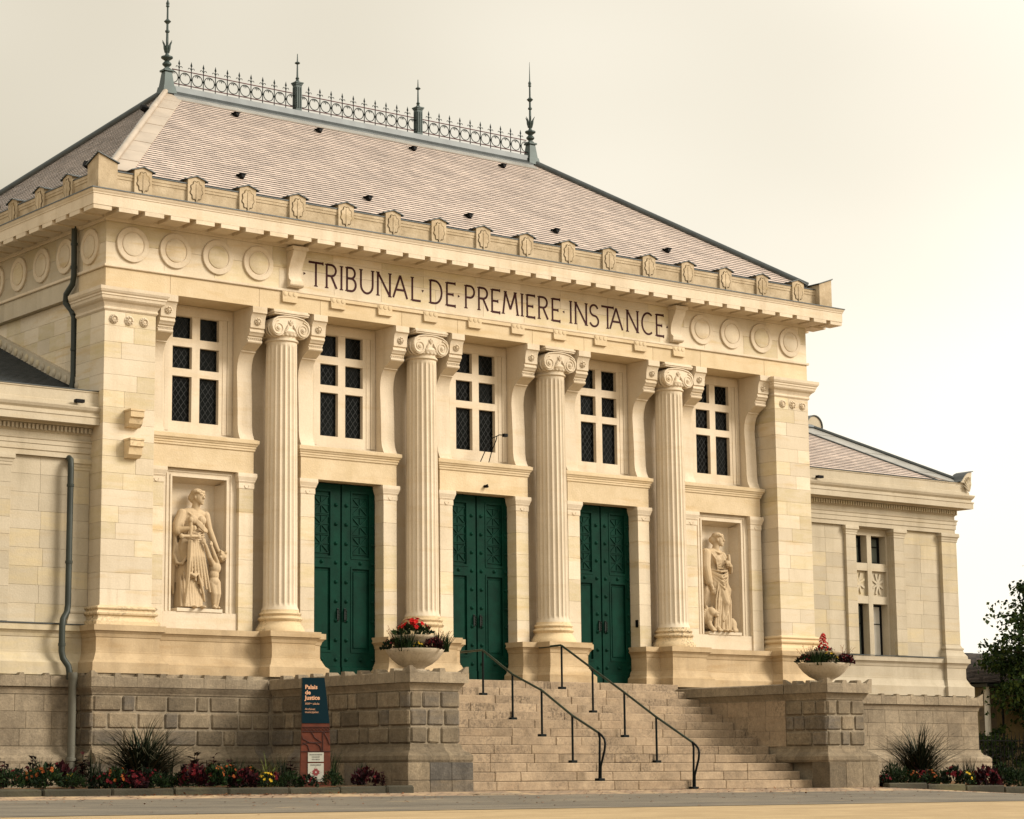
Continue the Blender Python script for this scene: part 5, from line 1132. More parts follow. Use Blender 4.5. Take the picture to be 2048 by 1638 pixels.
for k in range(8):
    a = -0.24 + 0.06 * k + rng.uniform(-0.012, 0.012); q_ = rng.uniform(0.75, 1.25); m.tube([Q(-0.10 + 0.03 * k, -0.15, 1.16 - 0.12 * (k % 3)), Q(a + 0.03 * math.sin(k), -0.20 + 0.08 * abs(a), 0.7), Q(a * 1.1, -0.17 + 0.1 * abs(a), 0.03)], [0.018 * q_, 0.028 * q_, 0.036 * q_], 6)
for k in range(6):
    q_ = rng.uniform(0.8, 1.3); m.tube([Q(-0.25, -0.06, 1.40 - 0.03 * k), Q(-0.08 + 0.02 * k, -0.195 - 0.006 * k, 1.35 - 0.075 * k - 0.02 * (k % 2)), Q(0.12, -0.18, 1.37 - 0.06 * k), Q(0.25, -0.08, 1.45 - 0.035 * k)], [0.02 * q_, 0.027 * q_, 0.024 * q_, 0.014], 6)
for k in range(7): m.tube([Q(-0.24 + 0.05 * k, -0.03, 1.82), Q(-0.20 + 0.05 * k, -0.175, 1.62), Q(-0.14 + 0.04 * k, -0.165, 1.40)], [0.014, 0.021, 0.014], 6)
m.tube([Q(-0.20, -0.02, 1.86), Q(-0.05, -0.15, 1.76), Q(0.10, -0.12, 1.80)], [0.018, 0.02, 0.014], 6)
for k in range(4): m.tube([Q(0.20, -0.08, 1.30 - 0.05 * k), Q(0.20 + 0.03 * k, -0.10, 0.95), Q(0.18 + 0.035 * k, -0.06, 0.56 + 0.05 * k)], [0.02, 0.03, 0.02], 6)
m.tube([Q(0.20, -0.13, 0.58), Q(0.08, -0.22, 0.42), Q(-0.05, -0.22, 0.24)], [0.02, 0.026, 0.02], 6)
# mantle over the hanging right arm (image left)
limb(m, [Q(-0.32, 0.02, 1.76), Q(-0.38, -0.02, 1.45), Q(-0.36, -0.10, 1.12)], [0.12, 0.12, 0.09]); limb(m, [Q(-0.36, -0.10, 1.12), Q(-0.31, -0.15, 1.0)], [0.05, 0.04]); hand(m, Q(-0.30, -0.16, 0.95), (0.05, -0.1, -1.0), (0.3, 0.3, -0.2), 1)
for k in range(6): m.tube([Q(-0.40 - 0.008 * k, -0.05 + 0.03 * k, 1.70 - 0.03 * k), Q(-0.46, -0.06 + 0.04 * k, 1.36), Q(-0.42 + 0.012 * k, -0.10 + 0.04 * k, 1.10)], [0.018, 0.026, 0.02], 6)
for k in range(5): m.tube([Q(-0.44 + 0.05 * k, 0.05, 1.20), Q(-0.43 + 0.05 * k, 0.02, 0.9), Q(-0.36 + 0.045 * k, 0.04, 0.55)], [0.04, 0.05, 0.03], 6)
# left arm bent, hand on the scroll
limb(m, [Q(0.18, 0.02, 1.74), Q(0.28, -0.02, 1.52), Q(0.30, -0.10, 1.38)], [0.085, 0.072, 0.06]); limb(m, [Q(0.30, -0.10, 1.38), Q(0.20, -0.22, 1.48), Q(0.15, -0.24, 1.52)], [0.058, 0.047, 0.04]); hand(m, Q(0.12, -0.25, 1.54), (-0.7, -0.2, 0.25), (0.0, 0.8, 0.0), 1)
m.tube([Q(0.15, -0.235, 1.46), Q(0.155, -0.21, 1.74)], [0.04, 0.04], 10)
for q in (-0.02, 0.12): ell(m, Q(q, -0.24, 0.03), (0.05, 0.09, 0.032))
carve('figure', m, SRt, 0.0105, 1)
m = MB()                                                                  # lion: body behind, head and paws to the left
ell(m, Q(0.0, 0.08, 0.22), (0.45, 0.14, 0.20)); ell(m, Q(0.36, 0.0, 0.17), (0.14, 0.16, 0.18)); limb(m, [Q(0.34, -0.08, 0.12), Q(0.40, -0.14, 0.05), Q(0.30, -0.18, 0.04)], [0.09, 0.055, 0.05])
ell(m, Q(-0.36, -0.02, 0.36), (0.16, 0.15, 0.20)); ell(m, Q(-0.32, -0.10, 0.44), (0.11, 0.12, 0.115)); ell(m, Q(-0.25, -0.18, 0.40), (0.068, 0.075, 0.06)); ell(m, Q(-0.25, -0.21, 0.355), (0.05, 0.055, 0.03)); ell(m, Q(-0.225, -0.245, 0.415), (0.03, 0.02, 0.02), 8)
for q in (-1, 1): ell(m, Q(-0.35 + q * 0.085, -0.08, 0.55), (0.035, 0.025, 0.04), 8); ell(m, Q(-0.28 + q * 0.045, -0.20, 0.455), (0.03, 0.018, 0.014), 8)
for k in range(14):
    t = R(-40 + 260 * k / 13); m.tube([Q(-0.34 + 0.09 * math.cos(t), -0.06, 0.43 + 0.10 * math.sin(t)), Q(-0.36 + 0.15 * math.cos(t), -0.07, 0.39 + 0.15 * math.sin(t)), Q(-0.37 + 0.17 * math.cos(t), -0.02, 0.31 + 0.16 * math.sin(t))], [0.026, 0.034, 0.016], 6)
for q in (-0.38, -0.19):
    limb(m, [Q(q, -0.06, 0.28), Q(q + 0.01, -0.12, 0.13), Q(q + 0.02, -0.20, 0.05)], [0.075, 0.058, 0.055])
    for t in range(4): ell(m, Q(q - 0.035 + 0.03 * t, -0.25, 0.03), (0.02, 0.035, 0.028), 7)
carve('lion_figure', m, SRt, 0.0115, 2)

# ================================================================== sign
SGN = thing('sign_totem', 'tapered town sign with blue upper panel and rust coloured openwork base', 'sign', (-7.27, -4.2, 0.0))
BLUE = plain('blue_enamel', (0.002, 0.015, 0.022), 0.5, 0, 0.08, 0.1); RUST = plain('weathering_steel', (0.10, 0.024, 0.010), 0.75, 0, 0.3, 0.3, 7, 0.2, 60); RUSTD = plain('dark_weathering_steel', (0.035, 0.010, 0.006), 0.8)
PLQ = plain('plaque_enamel', (0.42, 0.41, 0.34), 0.5, 0, 0.4, 0.06); TXO = plain('peach_lettering', (0.62, 0.33, 0.19), 0.6); TXD = plain('dark_lettering', (0.06, 0.05, 0.05), 0.6); EMB = plain('emblem_red', (0.20, 0.03, 0.03), 0.6)
RZS = R(-24); cs, sn = math.cos(RZS), math.sin(RZS)
def SQ(a, b, z): return (-7.27 + a * cs - b * sn, -4.2 + a * sn + b * cs, z)   # a along the panel, b depth (negative = front)
def slab(poly, b0, b1, name, mat, parent):
    v = [SQ(a, b0, z) for a, z in poly] + [SQ(a, b1, z) for a, z in poly]; n = len(poly)
    return MB().add(v, [tuple(range(n)), tuple(range(n, 2 * n))] + [(i, (i + 1) % n, n + (i + 1) % n, n + i) for i in range(n)]).build(name, mat, parent)
xl = lambda z: -0.235 - 0.035 * max(0, (1.18 - z)) ; xr = lambda z: 0.145 + 0.09 * (1.93 - z) / 0.77 if z > 1.16 else 0.235 + 0.03 * (1.16 - z)
P1 = slab([(xl(1.165), 1.165), (xr(1.165), 1.165), (xr(1.93), 1.93), (xl(1.93), 1.93)], -0.05, 0.05, 'blue_panel', BLUE, SGN)
P2 = slab([(xl(0.0), 0.0), (xr(0.0), 0.0), (xr(1.164), 1.164), (xl(1.164), 1.164)], -0.04, 0.04, 'rust_base', RUST, SGN)
def stroke3(pts, w, parent, name='openwork_bar', mat=RUSTD):
    MB().tube([SQ(a, -0.045, z) for a, z in pts], w, 5).build(name, mat, parent)
stroke3([(xl(1.10), 1.10), (xr(1.10), 1.10)], 0.006, P2); stroke3([(xl(1.02), 1.02), (xr(1.02), 1.02)], 0.008, P2); stroke3([(xl(0.69), 0.69), (xr(0.69), 0.69)], 0.007, P2)
stroke3([(0.12, 1.02), (0.12, 0.69)], 0.009, P2); stroke3([(-0.24 + 0.48 * k / 16, 1.06 + 0.03 * math.sin(k * 1.57)) for k in range(17)], 0.005, P2); stroke3([(-0.24 + 0.48 * k / 16, 1.06 - 0.03 * math.sin(k * 1.57)) for k in range(17)], 0.005, P2)
stroke3([(-0.08, 1.02), (-0.02, 0.92), (0.10, 0.84)], 0.008, P2); stroke3([(-0.24, 0.96), (-0.22, 0.90), (-0.10, 0.84), (0.08, 0.84)], 0.008, P2); stroke3([(-0.24, 0.80), (-0.15, 0.84), (0.0, 0.83), (0.07, 0.78), (0.10, 0.69)], 0.008, P2); stroke3([(-0.22, 0.84), (-0.14, 0.79), (-0.11, 0.69)], 0.008, P2); stroke3([(0.13, 1.02), (0.20, 0.90), (0.24, 0.80)], 0.008, P2)
Q1 = slab([(-0.135, 0.52), (0.135, 0.52), (0.135, 0.675), (-0.135, 0.675)], -0.052, -0.042, 'plaque', PLQ, SGN); Q2 = slab([(-0.135, 0.19), (0.135, 0.19), (0.135, 0.495), (-0.135, 0.495)], -0.052, -0.042, 'plaque', PLQ, SGN)
ez_ = 0.345
slab([(0.095 * (1.0 if k % 2 == 0 else 0.55) * math.cos(R(45 * k)), ez_ + 0.095 * (1.0 if k % 2 == 0 else 0.55) * math.sin(R(45 * k))) for k in range(8)], -0.056, -0.0525, 'emblem', EMB, Q2)
for q in ((0, 0), (0.07, 0), (-0.07, 0), (0, 0.07), (0, -0.07)): slab([(q[0] + 0.014 * math.cos(R(40 * k)), ez_ + q[1] + 0.014 * math.sin(R(40 * k))) for k in range(9)], -0.058, -0.0562, 'emblem_dot', PLQ, Q2)
def text(body, size, a, z, parent, mat, b=-0.0525, name='lettering', bold=0.0, align='LEFT'):
    cu = bpy.data.curves.new('txt', 'FONT'); cu.body = body; cu.size = size; cu.extrude = 0.001; cu.offset = bold; cu.align_x = align; cu.resolution_u = 2
    to = bpy.data.objects.new('txt', cu); COL.objects.link(to); bpy.context.view_layer.update()
    me = bpy.data.meshes.new_from_object(to.evaluated_get(bpy.context.evaluated_depsgraph_get())); bpy.data.objects.remove(to); bpy.data.curves.remove(cu)
    me.materials.clear(); me.materials.append(mat)
    for v in me.vertices: v.co = SQ(a + v.co.x, b - v.co.z, z + v.co.y)
    return obj(name, me, parent)
text('Palais', 0.098, -0.19, 1.74, P1, TXO, bold=0.003); text('de', 0.098, -0.19, 1.65, P1, TXO, bold=0.003); text('Justice', 0.098, -0.19, 1.56, P1, TXO, bold=0.003)
text('XIX', 0.05, -0.19, 1.475, P1, TXO); text('\u00e8me', 0.027, -0.115, 1.49, P1, TXO); text('si\u00e8cle', 0.05, -0.055, 1.475, P1, TXO)
text('Archives', 0.05, -0.19, 1.385, P1, TXO); text('municipales', 0.05, -0.19, 1.335, P1, TXO)
text('PALAIS DE JUSTICE', 0.026, 0, 0.63, Q1, TXD, b=-0.0545, align='CENTER'); text('DE BAUG\u00c9', 0.028, 0, 0.59, Q1, TXD, b=-0.0545, align='CENTER'); text('XIXe SI\u00c8CLE', 0.026, 0, 0.55, Q1, TXD, b=-0.0545, align='CENTER')
text('MONUMENT', 0.032, 0, 0.455, Q2, TXD, b=-0.0545, align='CENTER'); text('HISTORIQUE', 0.030, 0, 0.21, Q2, TXD, b=-0.0545, align='CENTER')

# ================================================================== flower beds, kerbs
m_, t_, b_ = nodemat('bark_mulch'); g_ = nn(t_, 'ShaderNodeNewGeometry'); P_ = g_.outputs['Position']
c_ = mixc(t_, ramp(t_, noise(t_, P_, 26, 6, 0.7), 0.35, 0.65), (0.26, 0.125, 0.035), (0.09, 0.045, 0.018)); t_.links.new(c_, b_.inputs['Base Color']); b_.inputs['Roughness'].default_value = 0.95
bp_ = nn(t_, 'ShaderNodeBump'); bp_.inputs['Strength'].default_value = 1.0; bp_.inputs['Distance'].default_value = 0.05; t_.links.new(noise(t_, P_, 45, 5, 0.7), bp_.inputs['Height']); t_.links.new(bp_.outputs[0], b_.inputs['Normal']); MULCH = m_
def bedz(x, y): return gz(x, y) + 0.10 + 0.05 * math.sin(x * 2.1) * math.sin(y * 1.7) * 0.4
def bed(name, xs, ys):
    m = MB(); n = len(ys)
    for x in xs:
        for y in ys: m.v.append((x, y, bedz(x, y)))
    for i in range(len(xs) - 1):
        for j in range(n - 1): m.f.append((i * n + j, (i + 1) * n + j, (i + 1) * n + j + 1, i * n + j + 1))
    return struct(m.build(name, MULCH, smooth=60))
bed('flower_bed_soil', lin(-18, -5.83, 30), lin(-4.95, -0.2, 14)); bed('flower_bed_soil', lin(5.83, 18, 30), lin(-4.95, 0.2, 14))
KL = struct(MB().box(-18, -5.9, -5.03, -4.93, -0.1, 0.02).build('kerb', KRB))
for p, q in splits(-18, -5.86, [1.05, 0.95, 1.2], 0): MB().box(p + 0.006, q - 0.006, -5.11 + rng.uniform(-0.01, 0.01), -4.92, -0.1, 0.105 + rng.uniform(-0.014, 0.012), 0.024).rough(0.008).build('kerb_stone', KRB, KL, recalc=False)
# the right hand kerb swings out a little and follows the falling street
KR = struct(MB().box(5.9, 6.2, -5.0, -4.93, -0.4, -0.02).build('kerb', KRB))
kp = [(5.86, -4.98), (6.9, -5.08), (7.9, -5.22), (8.9, -5.38), (9.9, -5.5), (10.9, -5.58), (12.0, -5.6)]
for (xa, ya), (xb, yb) in zip(kp, kp[1:]):
    z = gz((xa + xb) / 2, -5.3) + 0.13; d = Vector((xb - xa, yb - ya)).normalized(); n_ = Vector((d.y, -d.x)); m = MB(); o = MB().box(0.006, math.hypot(xb - xa, yb - ya) - 0.006, -0.10, 0.10, -0.5, 0.0, 0.022)
    m.add([(xa + d.x * x - d.y * -y * -1 + 0, ya + d.y * x + d.x * y, z + zz) for x, y, zz in o.v], o.f); m.build('kerb_stone', KRB, KR)

# drain cover and slab in the pavement
struct(MB().box(-4.9, -3.9, -5.62, -5.34, -0.2, gz(-4.4, -5.5) + 0.018, 0.006).build('drain_slab', COP))
# ---- plants
LG = leafmat('leaf_green', [(0.004, 0.010, 0.004), (0.010, 0.022, 0.007), (0.025, 0.045, 0.012)]); LDK = leafmat('leaf_dark', [(0.005, 0.008, 0.005), (0.010, 0.018, 0.007), (0.018, 0.028, 0.012)])
LRD = leafmat('leaf_burgundy', [(0.008, 0.004, 0.005), (0.018, 0.004, 0.006), (0.05, 0.007, 0.009)]); PRD = leafmat('petal_crimson', [(0.035, 0.002, 0.004), (0.07, 0.003, 0.006), (0.13, 0.006, 0.008)])
POR = leafmat('petal_orange', [(0.12, 0.016, 0.008), (0.22, 0.05, 0.008), (0.26, 0.10, 0.02)]); PYL = leafmat('petal_yellow', [(0.42, 0.25, 0.012), (0.52, 0.36, 0.03)]); PSC = leafmat('petal_scarlet', [(0.22, 0.002, 0.003), (0.36, 0.005, 0.005), (0.46, 0.014, 0.010)])
GRS = leafmat('grass_blade', [(0.006, 0.011, 0.006), (0.012, 0.02, 0.010), (0.025, 0.03, 0.016), (0.07, 0.06, 0.035)], 0.45); GRL = leafmat('grass_pale', [(0.10, 0.13, 0.03), (0.20, 0.20, 0.06)], 0.5); TAN = leafmat('seed_head', [(0.18, 0.12, 0.05), (0.30, 0.12, 0.07)])
def leaf(m, p, d, n, l, w):
    """a folded leaf: two quads"""
    d = d.normalized(); s_ = d.cross(n).normalized(); n = s_.cross(d)
    a = p + d * l * 0.5 + s_ * w * 0.5 + n * l * 0.10; b = p + d * l * 0.5 - s_ * w * 0.5 + n * l * 0.10; c = p + d * l * 0.55; e = p + d * l - n * l * 0.12
    m.add([p, a, e, b, c], [(0, 1, 4), (1, 2, 4), (2, 3, 4), (3, 0, 4)])
def rv(r_): return Vector((r_.gauss(0, 1), r_.gauss(0, 1), r_.gauss(0, 1))).normalized()
def bush_leaves(r_, rad, h, n, l, w, up=0.3):
    m = MB()
    for k in range(n):
        d = rv(r_); d.z = abs(d.z) * 0.9 + 0.05; rr = (0.55 + 0.45 * r_.random()); p = Vector((d.x * rad * rr, d.y * rad * rr, 0.03 + d.z * h * rr))
        leaf(m, p, d + Vector((0, 0, up)) + rv(r_) * 0.6, rv(r_), l * r_.uniform(0.7, 1.3), w * r_.uniform(0.7, 1.3))
    return m
def petals(r_, m, p, up_, r, n=9):
    up_ = up_.normalized(); a = up_.orthogonal().normalized(); b = up_.cross(a)
    for k in range(n):
        t = 2 * math.pi * (k + r_.random() * 0.4) / n; d = a * math.cos(t) + b * math.sin(t)
        leaf(m, p, d + up_ * r_.uniform(0.1, 0.5), up_, r * r_.uniform(0.85, 1.1), r * 0.62)
KINDS = {}
def make_kind(name, cat, parts): KINDS[name] = (cat, parts)
r1 = random.Random(3)
for v in range(2):
    f = bush_leaves(r1, 0.20, 0.26, 170, 0.085, 0.04); fl = MB()
    for k in range(17):
        d = rv(r1); d.z = abs(d.z) + 0.25; d.normalize(); petals(r1, fl, Vector((d.x * 0.2, d.y * 0.2, 0.08 + d.z * 0.24)), d, 0.03)
    make_kind('zinnia%d' % v, 'flowers', [('foliage', f.mesh('foliage', LG, recalc=False)), ('blossom', fl.mesh('blossom', POR, recalc=False))])
    f = bush_leaves(r1, 0.22, 0.24, 150, 0.09, 0.055); fl = MB()
    for k in range(26):
        d = rv(r1); d.z = abs(d.z) + 0.2; d.normalize(); petals(r1, fl, Vector((d.x * 0.21, d.y * 0.21, 0.07 + d.z * 0.22)), d, 0.035, 6)
    make_kind('begonia%d' % v, 'flowers', [('foliage', f.mesh('foliage', LRD if v else LDK, recalc=False)), ('blossom', fl.mesh('blossom', PRD, recalc=False))])
    f = MB()
    for k in range(5):                                             # tall burgundy leafy stems
        x, y = r1.uniform(-0.1, 0.1), r1.uniform(-0.1, 0.1); h = r1.uniform(0.2, 0.42)
        for q in range(11):
            z = h * (0.25 + 0.75 * q / 10); a = q * 2.4 + r1.uniform(-.5, .5); leaf(f, Vector((x, y, z)), Vector((math.cos(a), math.sin(a), r1.uniform(-.3, .8))), Vector((0, 0, 1)), r1.uniform(0.09, 0.16), 0.065)
        f.tube([(x * 0.5, y * 0.5, 0), (x, y, h)], 0.006, 4)
    make_kind('coleus%d' % v, 'plant', [('foliage', f.mesh('foliage', LRD, recalc=False))])
    f = bush_leaves(r1, 0.19, 0.25, 420, 0.05, 0.02); make_kind('bush%d' % v, 'bush', [('foliage', f.mesh('foliage', LG, recalc=False))])
    f = bush_leaves(r1, 0.17, 0.22, 150, 0.07, 0.03); fl = MB()
    for k in range(16):
        d = rv(r1); d.z = abs(d.z) + 0.3; d.normalize(); petals(r1, fl, Vector((d.x * 0.17, d.y * 0.17, 0.07 + d.z * 0.21)), d, 0.032, 8)
    make_kind('yellow%d' % v, 'flowers', [('foliage', f.mesh('foliage', LG, recalc=False)), ('blossom', fl.mesh('blossom', PYL, recalc=False))])
    f = MB()
    for k in range(60):
        a = r1.uniform(0, 6.28); t = r1.uniform(0.05, 0.5); h = r1.uniform(0.25, 0.5); d = Vector((math.cos(a) * t, math.sin(a) * t, 1)); p = Vector((r1.uniform(-0.08, 0.08), r1.uniform(-0.08, 0.08), 0)); s_ = Vector((-math.sin(a), math.cos(a), 0)) * 0.006
        q = p + d * h * 0.6; e = p + d * h + Vector((math.cos(a), math.sin(a), 0)) * h * t * 0.4
        f.add([p - s_, p + s_, q + s_ * 0.8, q - s_ * 0.8, e], [(0, 1, 2, 3), (3, 2, 4)])
    make_kind('gaura%d' % v, 'plant', [('blades', f.mesh('blades', LDK if v else LG, recalc=False))])
DESC = {'zinnia': ('orange_flowers', 'orange zinnia clump with green leaves'), 'begonia': ('crimson_flowers', 'mound of dark crimson flowers'), 'coleus': ('burgundy_plant', 'upright burgundy leaved plant'), 'bush': ('round_bush', 'small round green bush'), 'yellow': ('yellow_flowers', 'low clump of yellow flowers'), 'gaura': ('wispy_plant', 'wispy dark grassy plant')}
ORD = ['first', 'second', 'third', 'fourth', 'fifth', 'sixth', 'seventh', 'eighth', 'ninth', 'tenth', 'eleventh', 'twelfth', 'thirteenth', 'fourteenth', 'fifteenth', 'sixteenth', 'seventeenth', 'eighteenth', 'nineteenth', 'twentieth']
def screen_x(p):
    d = Vector(p) - M.translation; return d.dot(rt2) / d.dot(fw)
def plant_bed(spots, where, grp):
    by = {}
    for x, y, kind, sc in spots: by.setdefault(kind, []).append((x, y, sc))
    for kind, L_ in by.items():
        nm, ds = DESC[kind]; L_.sort(key=lambda s: screen_x((s[0], s[1], 0.2)))
        for k, (x, y, sc) in enumerate(L_):
            cat, parts = KINDS[kind + str(k % 2)]
            lab = '%s in the %s flower bed, %s from the left' % (ds, where, ORD[k]) if len(L_) > 1 else '%s in the %s flower bed' % (ds, where)
            T_ = bpy.data.objects.new(nm, None); COL.objects.link(T_); T_.location = (x, y, bedz(x, y) - 0.02); T_.rotation_euler = (0, 0, rng.uniform(0, 6.28)); T_.scale = (sc, sc, sc * rng.uniform(0.95, 1.25)); T_.empty_display_size = 0.1
            tag(T_, lab, cat, '%s in the %s bed' % (nm.replace('_', ' '), grp))
            for pn, me in parts:
                o = bpy.data.objects.new(pn, me); COL.objects.link(o); o.parent = T_
def pix(px, py, Y):
    """world x of a photo pixel on the plane y=Y"""
    d = fw * 4595.06 + rt2 * (px - 844.76) - up2 * (py - 788.0); t = (Y - M.translation.y) / d.y; return M.translation.x + d.x * t
left = []
for px, Y, kind, sc in [(18, -4.5, 'bush', 1.2), (62, -4.2, 'zinnia', .9), (95, -4.6, 'zinnia', 1.15), (60, -3.3, 'coleus', 1.1), (30, -3.4, 'begonia', 1.1), (120, -3.6, 'begonia', 1.2), (150, -4.4, 'bush', 1.0), (165, -3.2, 'coleus', 1.2), (142, -3.8, 'yellow', .8), (190, -4.3, 'gaura', 1.2), (205, -4.5, 'begonia', .9), (232, -4.55, 'zinnia', 1.0), (262, -4.6, 'begonia', 1.15), (300, -4.4, 'begonia', 1.0), (318, -4.65, 'bush', .85), (352, -4.5, 'bush', .9), (360, -3.6, 'yellow', .8), (378, -4.0, 'zinnia', 1.0), (385, -4.6, 'begonia', 1.15), (395, -3.1, 'coleus', 1.25), (420, -3.0, 'coleus', 1.2), (428, -4.55, 'zinnia', 1.0), (455, -4.5, 'zinnia', 1.05), (460, -3.2, 'coleus', 1.1), (470, -3.9, 'gaura', 1.1), (488, -4.6, 'begonia', 1.05), (508, -4.3, 'begonia', .9), (500, -3.4, 'zinnia', .95), (534, -4.7, 'yellow', .9), (545, -4.0, 'begonia', .9), (560, -3.5, 'gaura', 1.3), (580, -4.6, 'bush', 1.05), (575, -3.5, 'coleus', 1.0), (616, -4.75, 'begonia', .75), (664, -4.65, 'bush', 1.0), (660, -3.9, 'gaura', 1.2), (733, -4.5, 'begonia', 1.05), (720, -4.2, 'gaura', .8), (766, -4.55, 'coleus', .55), (245, -3.4, 'gaura', 1.1), (335, -3.2, 'gaura', 1.3), (80, -4.0, 'gaura', 1.1), (5, -3.7, 'coleus', 1.0), (440, -3.8, 'begonia', 1.0), (410, -3.9, 'zinnia', .8)]:
    left.append((pix(px, 1550, Y), Y, kind, sc))
plant_bed(left, 'left', 'left')
right = []
for px, Y, kind, sc in [(1768, -4.2, 'begonia', .8), (1785, -2.6, 'bush', 1.4), (1808, -4.0, 'bush', 1.15), (1824, -4.1, 'zinnia', .9), (1845, -3.6, 'begonia', 1.2), (1862, -4.0, 'zinnia', .9), (1880, -3.4, 'bush', 1.1), (1905, -4.2, 'begonia', 1.2), (1932, -4.2, 'yellow', 1.2), (1955, -3.6, 'zinnia', 1.0), (1975, -4.0, 'begonia', 1.3), (2005, -3.6, 'bush', 1.7), (2035, -3.9, 'bush', 1.5), (1790, -3.2, 'gaura', 1.2), (1940, -3.0, 'gaura', 1.4), (1990, -2.6, 'coleus', 1.2), (1830, -2.8, 'coleus', 1.0), (2046, -2.8, 'gaura', 1.5)]:
    right.append((pix(px, 1555, Y), Y, kind, sc))
plant_bed(right, 'right', 'right')
def grass_clump(x, y, h, n, spread, seed, label, mat=GRS, w=0.013, name='ornamental_grass'):
    r_ = random.Random(seed); z0 = bedz(x, y) - 0.02; G = thing(name, label, 'grass', (x, y, z0), 'tall ornamental grasses' if name == 'ornamental_grass' else None); m = MB()
    for k in range(n):
        a = r_.uniform(0, 2 * math.pi); t = abs(r_.gauss(0.25, 0.42)) * spread; hh = h * r_.uniform(0.55, 1.12); bend = r_.uniform(0.15, 1.0) * spread; p = Vector((x + r_.gauss(0, 0.06), y + r_.gauss(0, 0.06), z0)); c, s = math.cos(a), math.sin(a); wv = Vector((-s, c, 0)) * w * r_.uniform(0.6, 1.2); seg = 6; base = len(m.v)
        for q in range(seg + 1):
            u = q / seg; pos = p + Vector((c, s, 0)) * hh * (t * u + bend * u ** 3) + Vector((0, 0, hh * (u * (1 - 0.18 * t) - bend * 0.55 * u ** 3))); ww = wv * (1 - u ** 2 * 0.9); m.v += [tuple(pos - ww), tuple(pos + ww)]
        for q in range(seg): m.f.append((base + 2 * q, base + 2 * q + 1, base + 2 * q + 3, base + 2 * q + 2))
    m.build('blades', mat, G, recalc=False)
grass_clump(pix(284, 1540, -3.6), -3.6, 1.3, 800, 1.05, 5, 'tall dark fountain grass clump in the left bed against the rusticated wall')
grass_clump(pix(1838, 1540, -2.6), -2.6, 1.5, 620, 0.9, 6, 'tall dark fountain grass clump in the right bed before the wing')
grass_clump(pix(535, 1540, -3.6), -3.6, 0.62, 34, 0.7, 8, 'young pale green reedy plant in the left bed near the sign', GRL, 0.014, 'reed_plant')
# fallen leaves along the kerb
m = MB(); r_ = random.Random(11)
for k in range(620):
    if k < 170: x, y = r_.gauss(-9.2, 1.1), -5.13 - abs(r_.gauss(0, 0.12))
    elif k < 300: x, y = r_.uniform(-3, 12), -4.95 - abs(r_.gauss(0, 0.3))
    else: x, y = r_.uniform(-14, 9), -5.2 - abs(r_.gauss(0, 1.6))
    if abs(x) < 5.9 and y > -4.9: continue
    leaf(m, Vector((x, y, gz(x, y) + 0.014)), Vector((r_.gauss(0, 1), r_.gauss(0, 1), r_.uniform(-0.05, 0.25))), Vector((0, 0, 1)), r_.uniform(0.035, 0.075), 0.04)
stuff(m.build('fallen_leaves', leafmat('dry_leaf', [(0.10, 0.035, 0.015), (0.22, 0.08, 0.03), (0.16, 0.09, 0.04)]), recalc=False))

# ---- what grows in the planters
def clump(name, label, cat, c, dx, dy, z, parts, sc, grp):
    T_ = bpy.data.objects.new(name, None); COL.objects.link(T_); T_.location = (c[0] + dx, c[1] + dy, z); T_.scale = (sc,) * 3; T_.rotation_euler = (0, 0, rng.uniform(0, 6)); tag(T_, label, cat, grp)
    for pn, me in parts: o = bpy.data.objects.new(pn, me); COL.objects.link(o); o.parent = T_
r2 = random.Random(9)
f = bush_leaves(r2, 0.22, 0.12, 150, 0.07, 0.04); fl = MB()
for k in range(34):
    d = rv(r2); d.z = abs(d.z) + 0.35; d.normalize(); petals(r2, fl, Vector((d.x * 0.20 * r2.uniform(.5, 1), d.y * 0.20, 0.07 + d.z * 0.17)), d, 0.036, 7)
gera = [('foliage', f.mesh('foliage', LG, recalc=False)), ('blossom', fl.mesh('blossom', PSC, recalc=False))]
f = bush_leaves(r2, 0.17, 0.10, 90, 0.06, 0.035); fl = MB()
for k in range(46):
    t = k / 46; a = k * 2.4; rr = 0.10 * (1 - t) ** 0.6 * r2.uniform(0.3, 1.2) + 0.012; d = Vector((math.cos(a), math.sin(a), 0.7)); petals(r2, fl, Vector((rr * math.cos(a), rr * math.sin(a), 0.06 + 0.30 * t)), d, 0.035, 5)
plume = [('foliage', f.mesh('foliage', LRD, recalc=False)), ('blossom', fl.mesh('blossom', PSC, recalc=False))]
f = MB()
for k in range(130):
    a = r2.uniform(0, 6.28); t = r2.uniform(0.1, 0.9); h = r2.uniform(0.14, 0.27); d = Vector((math.cos(a) * t, math.sin(a) * t, 1)); p = Vector((r2.uniform(-0.1, 0.1), r2.uniform(-0.1, 0.1), 0)); s_ = Vector((-math.sin(a), math.cos(a), 0)) * 0.006; q = p + d * h * 0.6; e = p + d * h
    f.add([p - s_, p + s_, q + s_ * 0.8, q - s_ * 0.8, e], [(0, 1, 2, 3), (3, 2, 4)])
tuft = [('blades', f.mesh('blades', LG, recalc=False))]
f = MB(); fl = MB()
for k in range(11):
    a = r2.uniform(0, 6.28); t = r2.uniform(0.2, 0.75); h = r2.uniform(0.3, 0.5); e = (math.cos(a) * t * h, math.sin(a) * t * h, h); f.tube([(0, 0, 0), (e[0] * 0.4, e[1] * 0.4, h * 0.6), e], 0.0035, 4)
    for q in range(4): leaf(fl, Vector(e) * (1 - 0.09 * q), rv(r2), rv(r2), 0.03, 0.015)
wisp = [('stems', f.mesh('stems', TAN, recalc=False)), ('seed_heads', fl.mesh('seed_heads', TAN, recalc=False))]
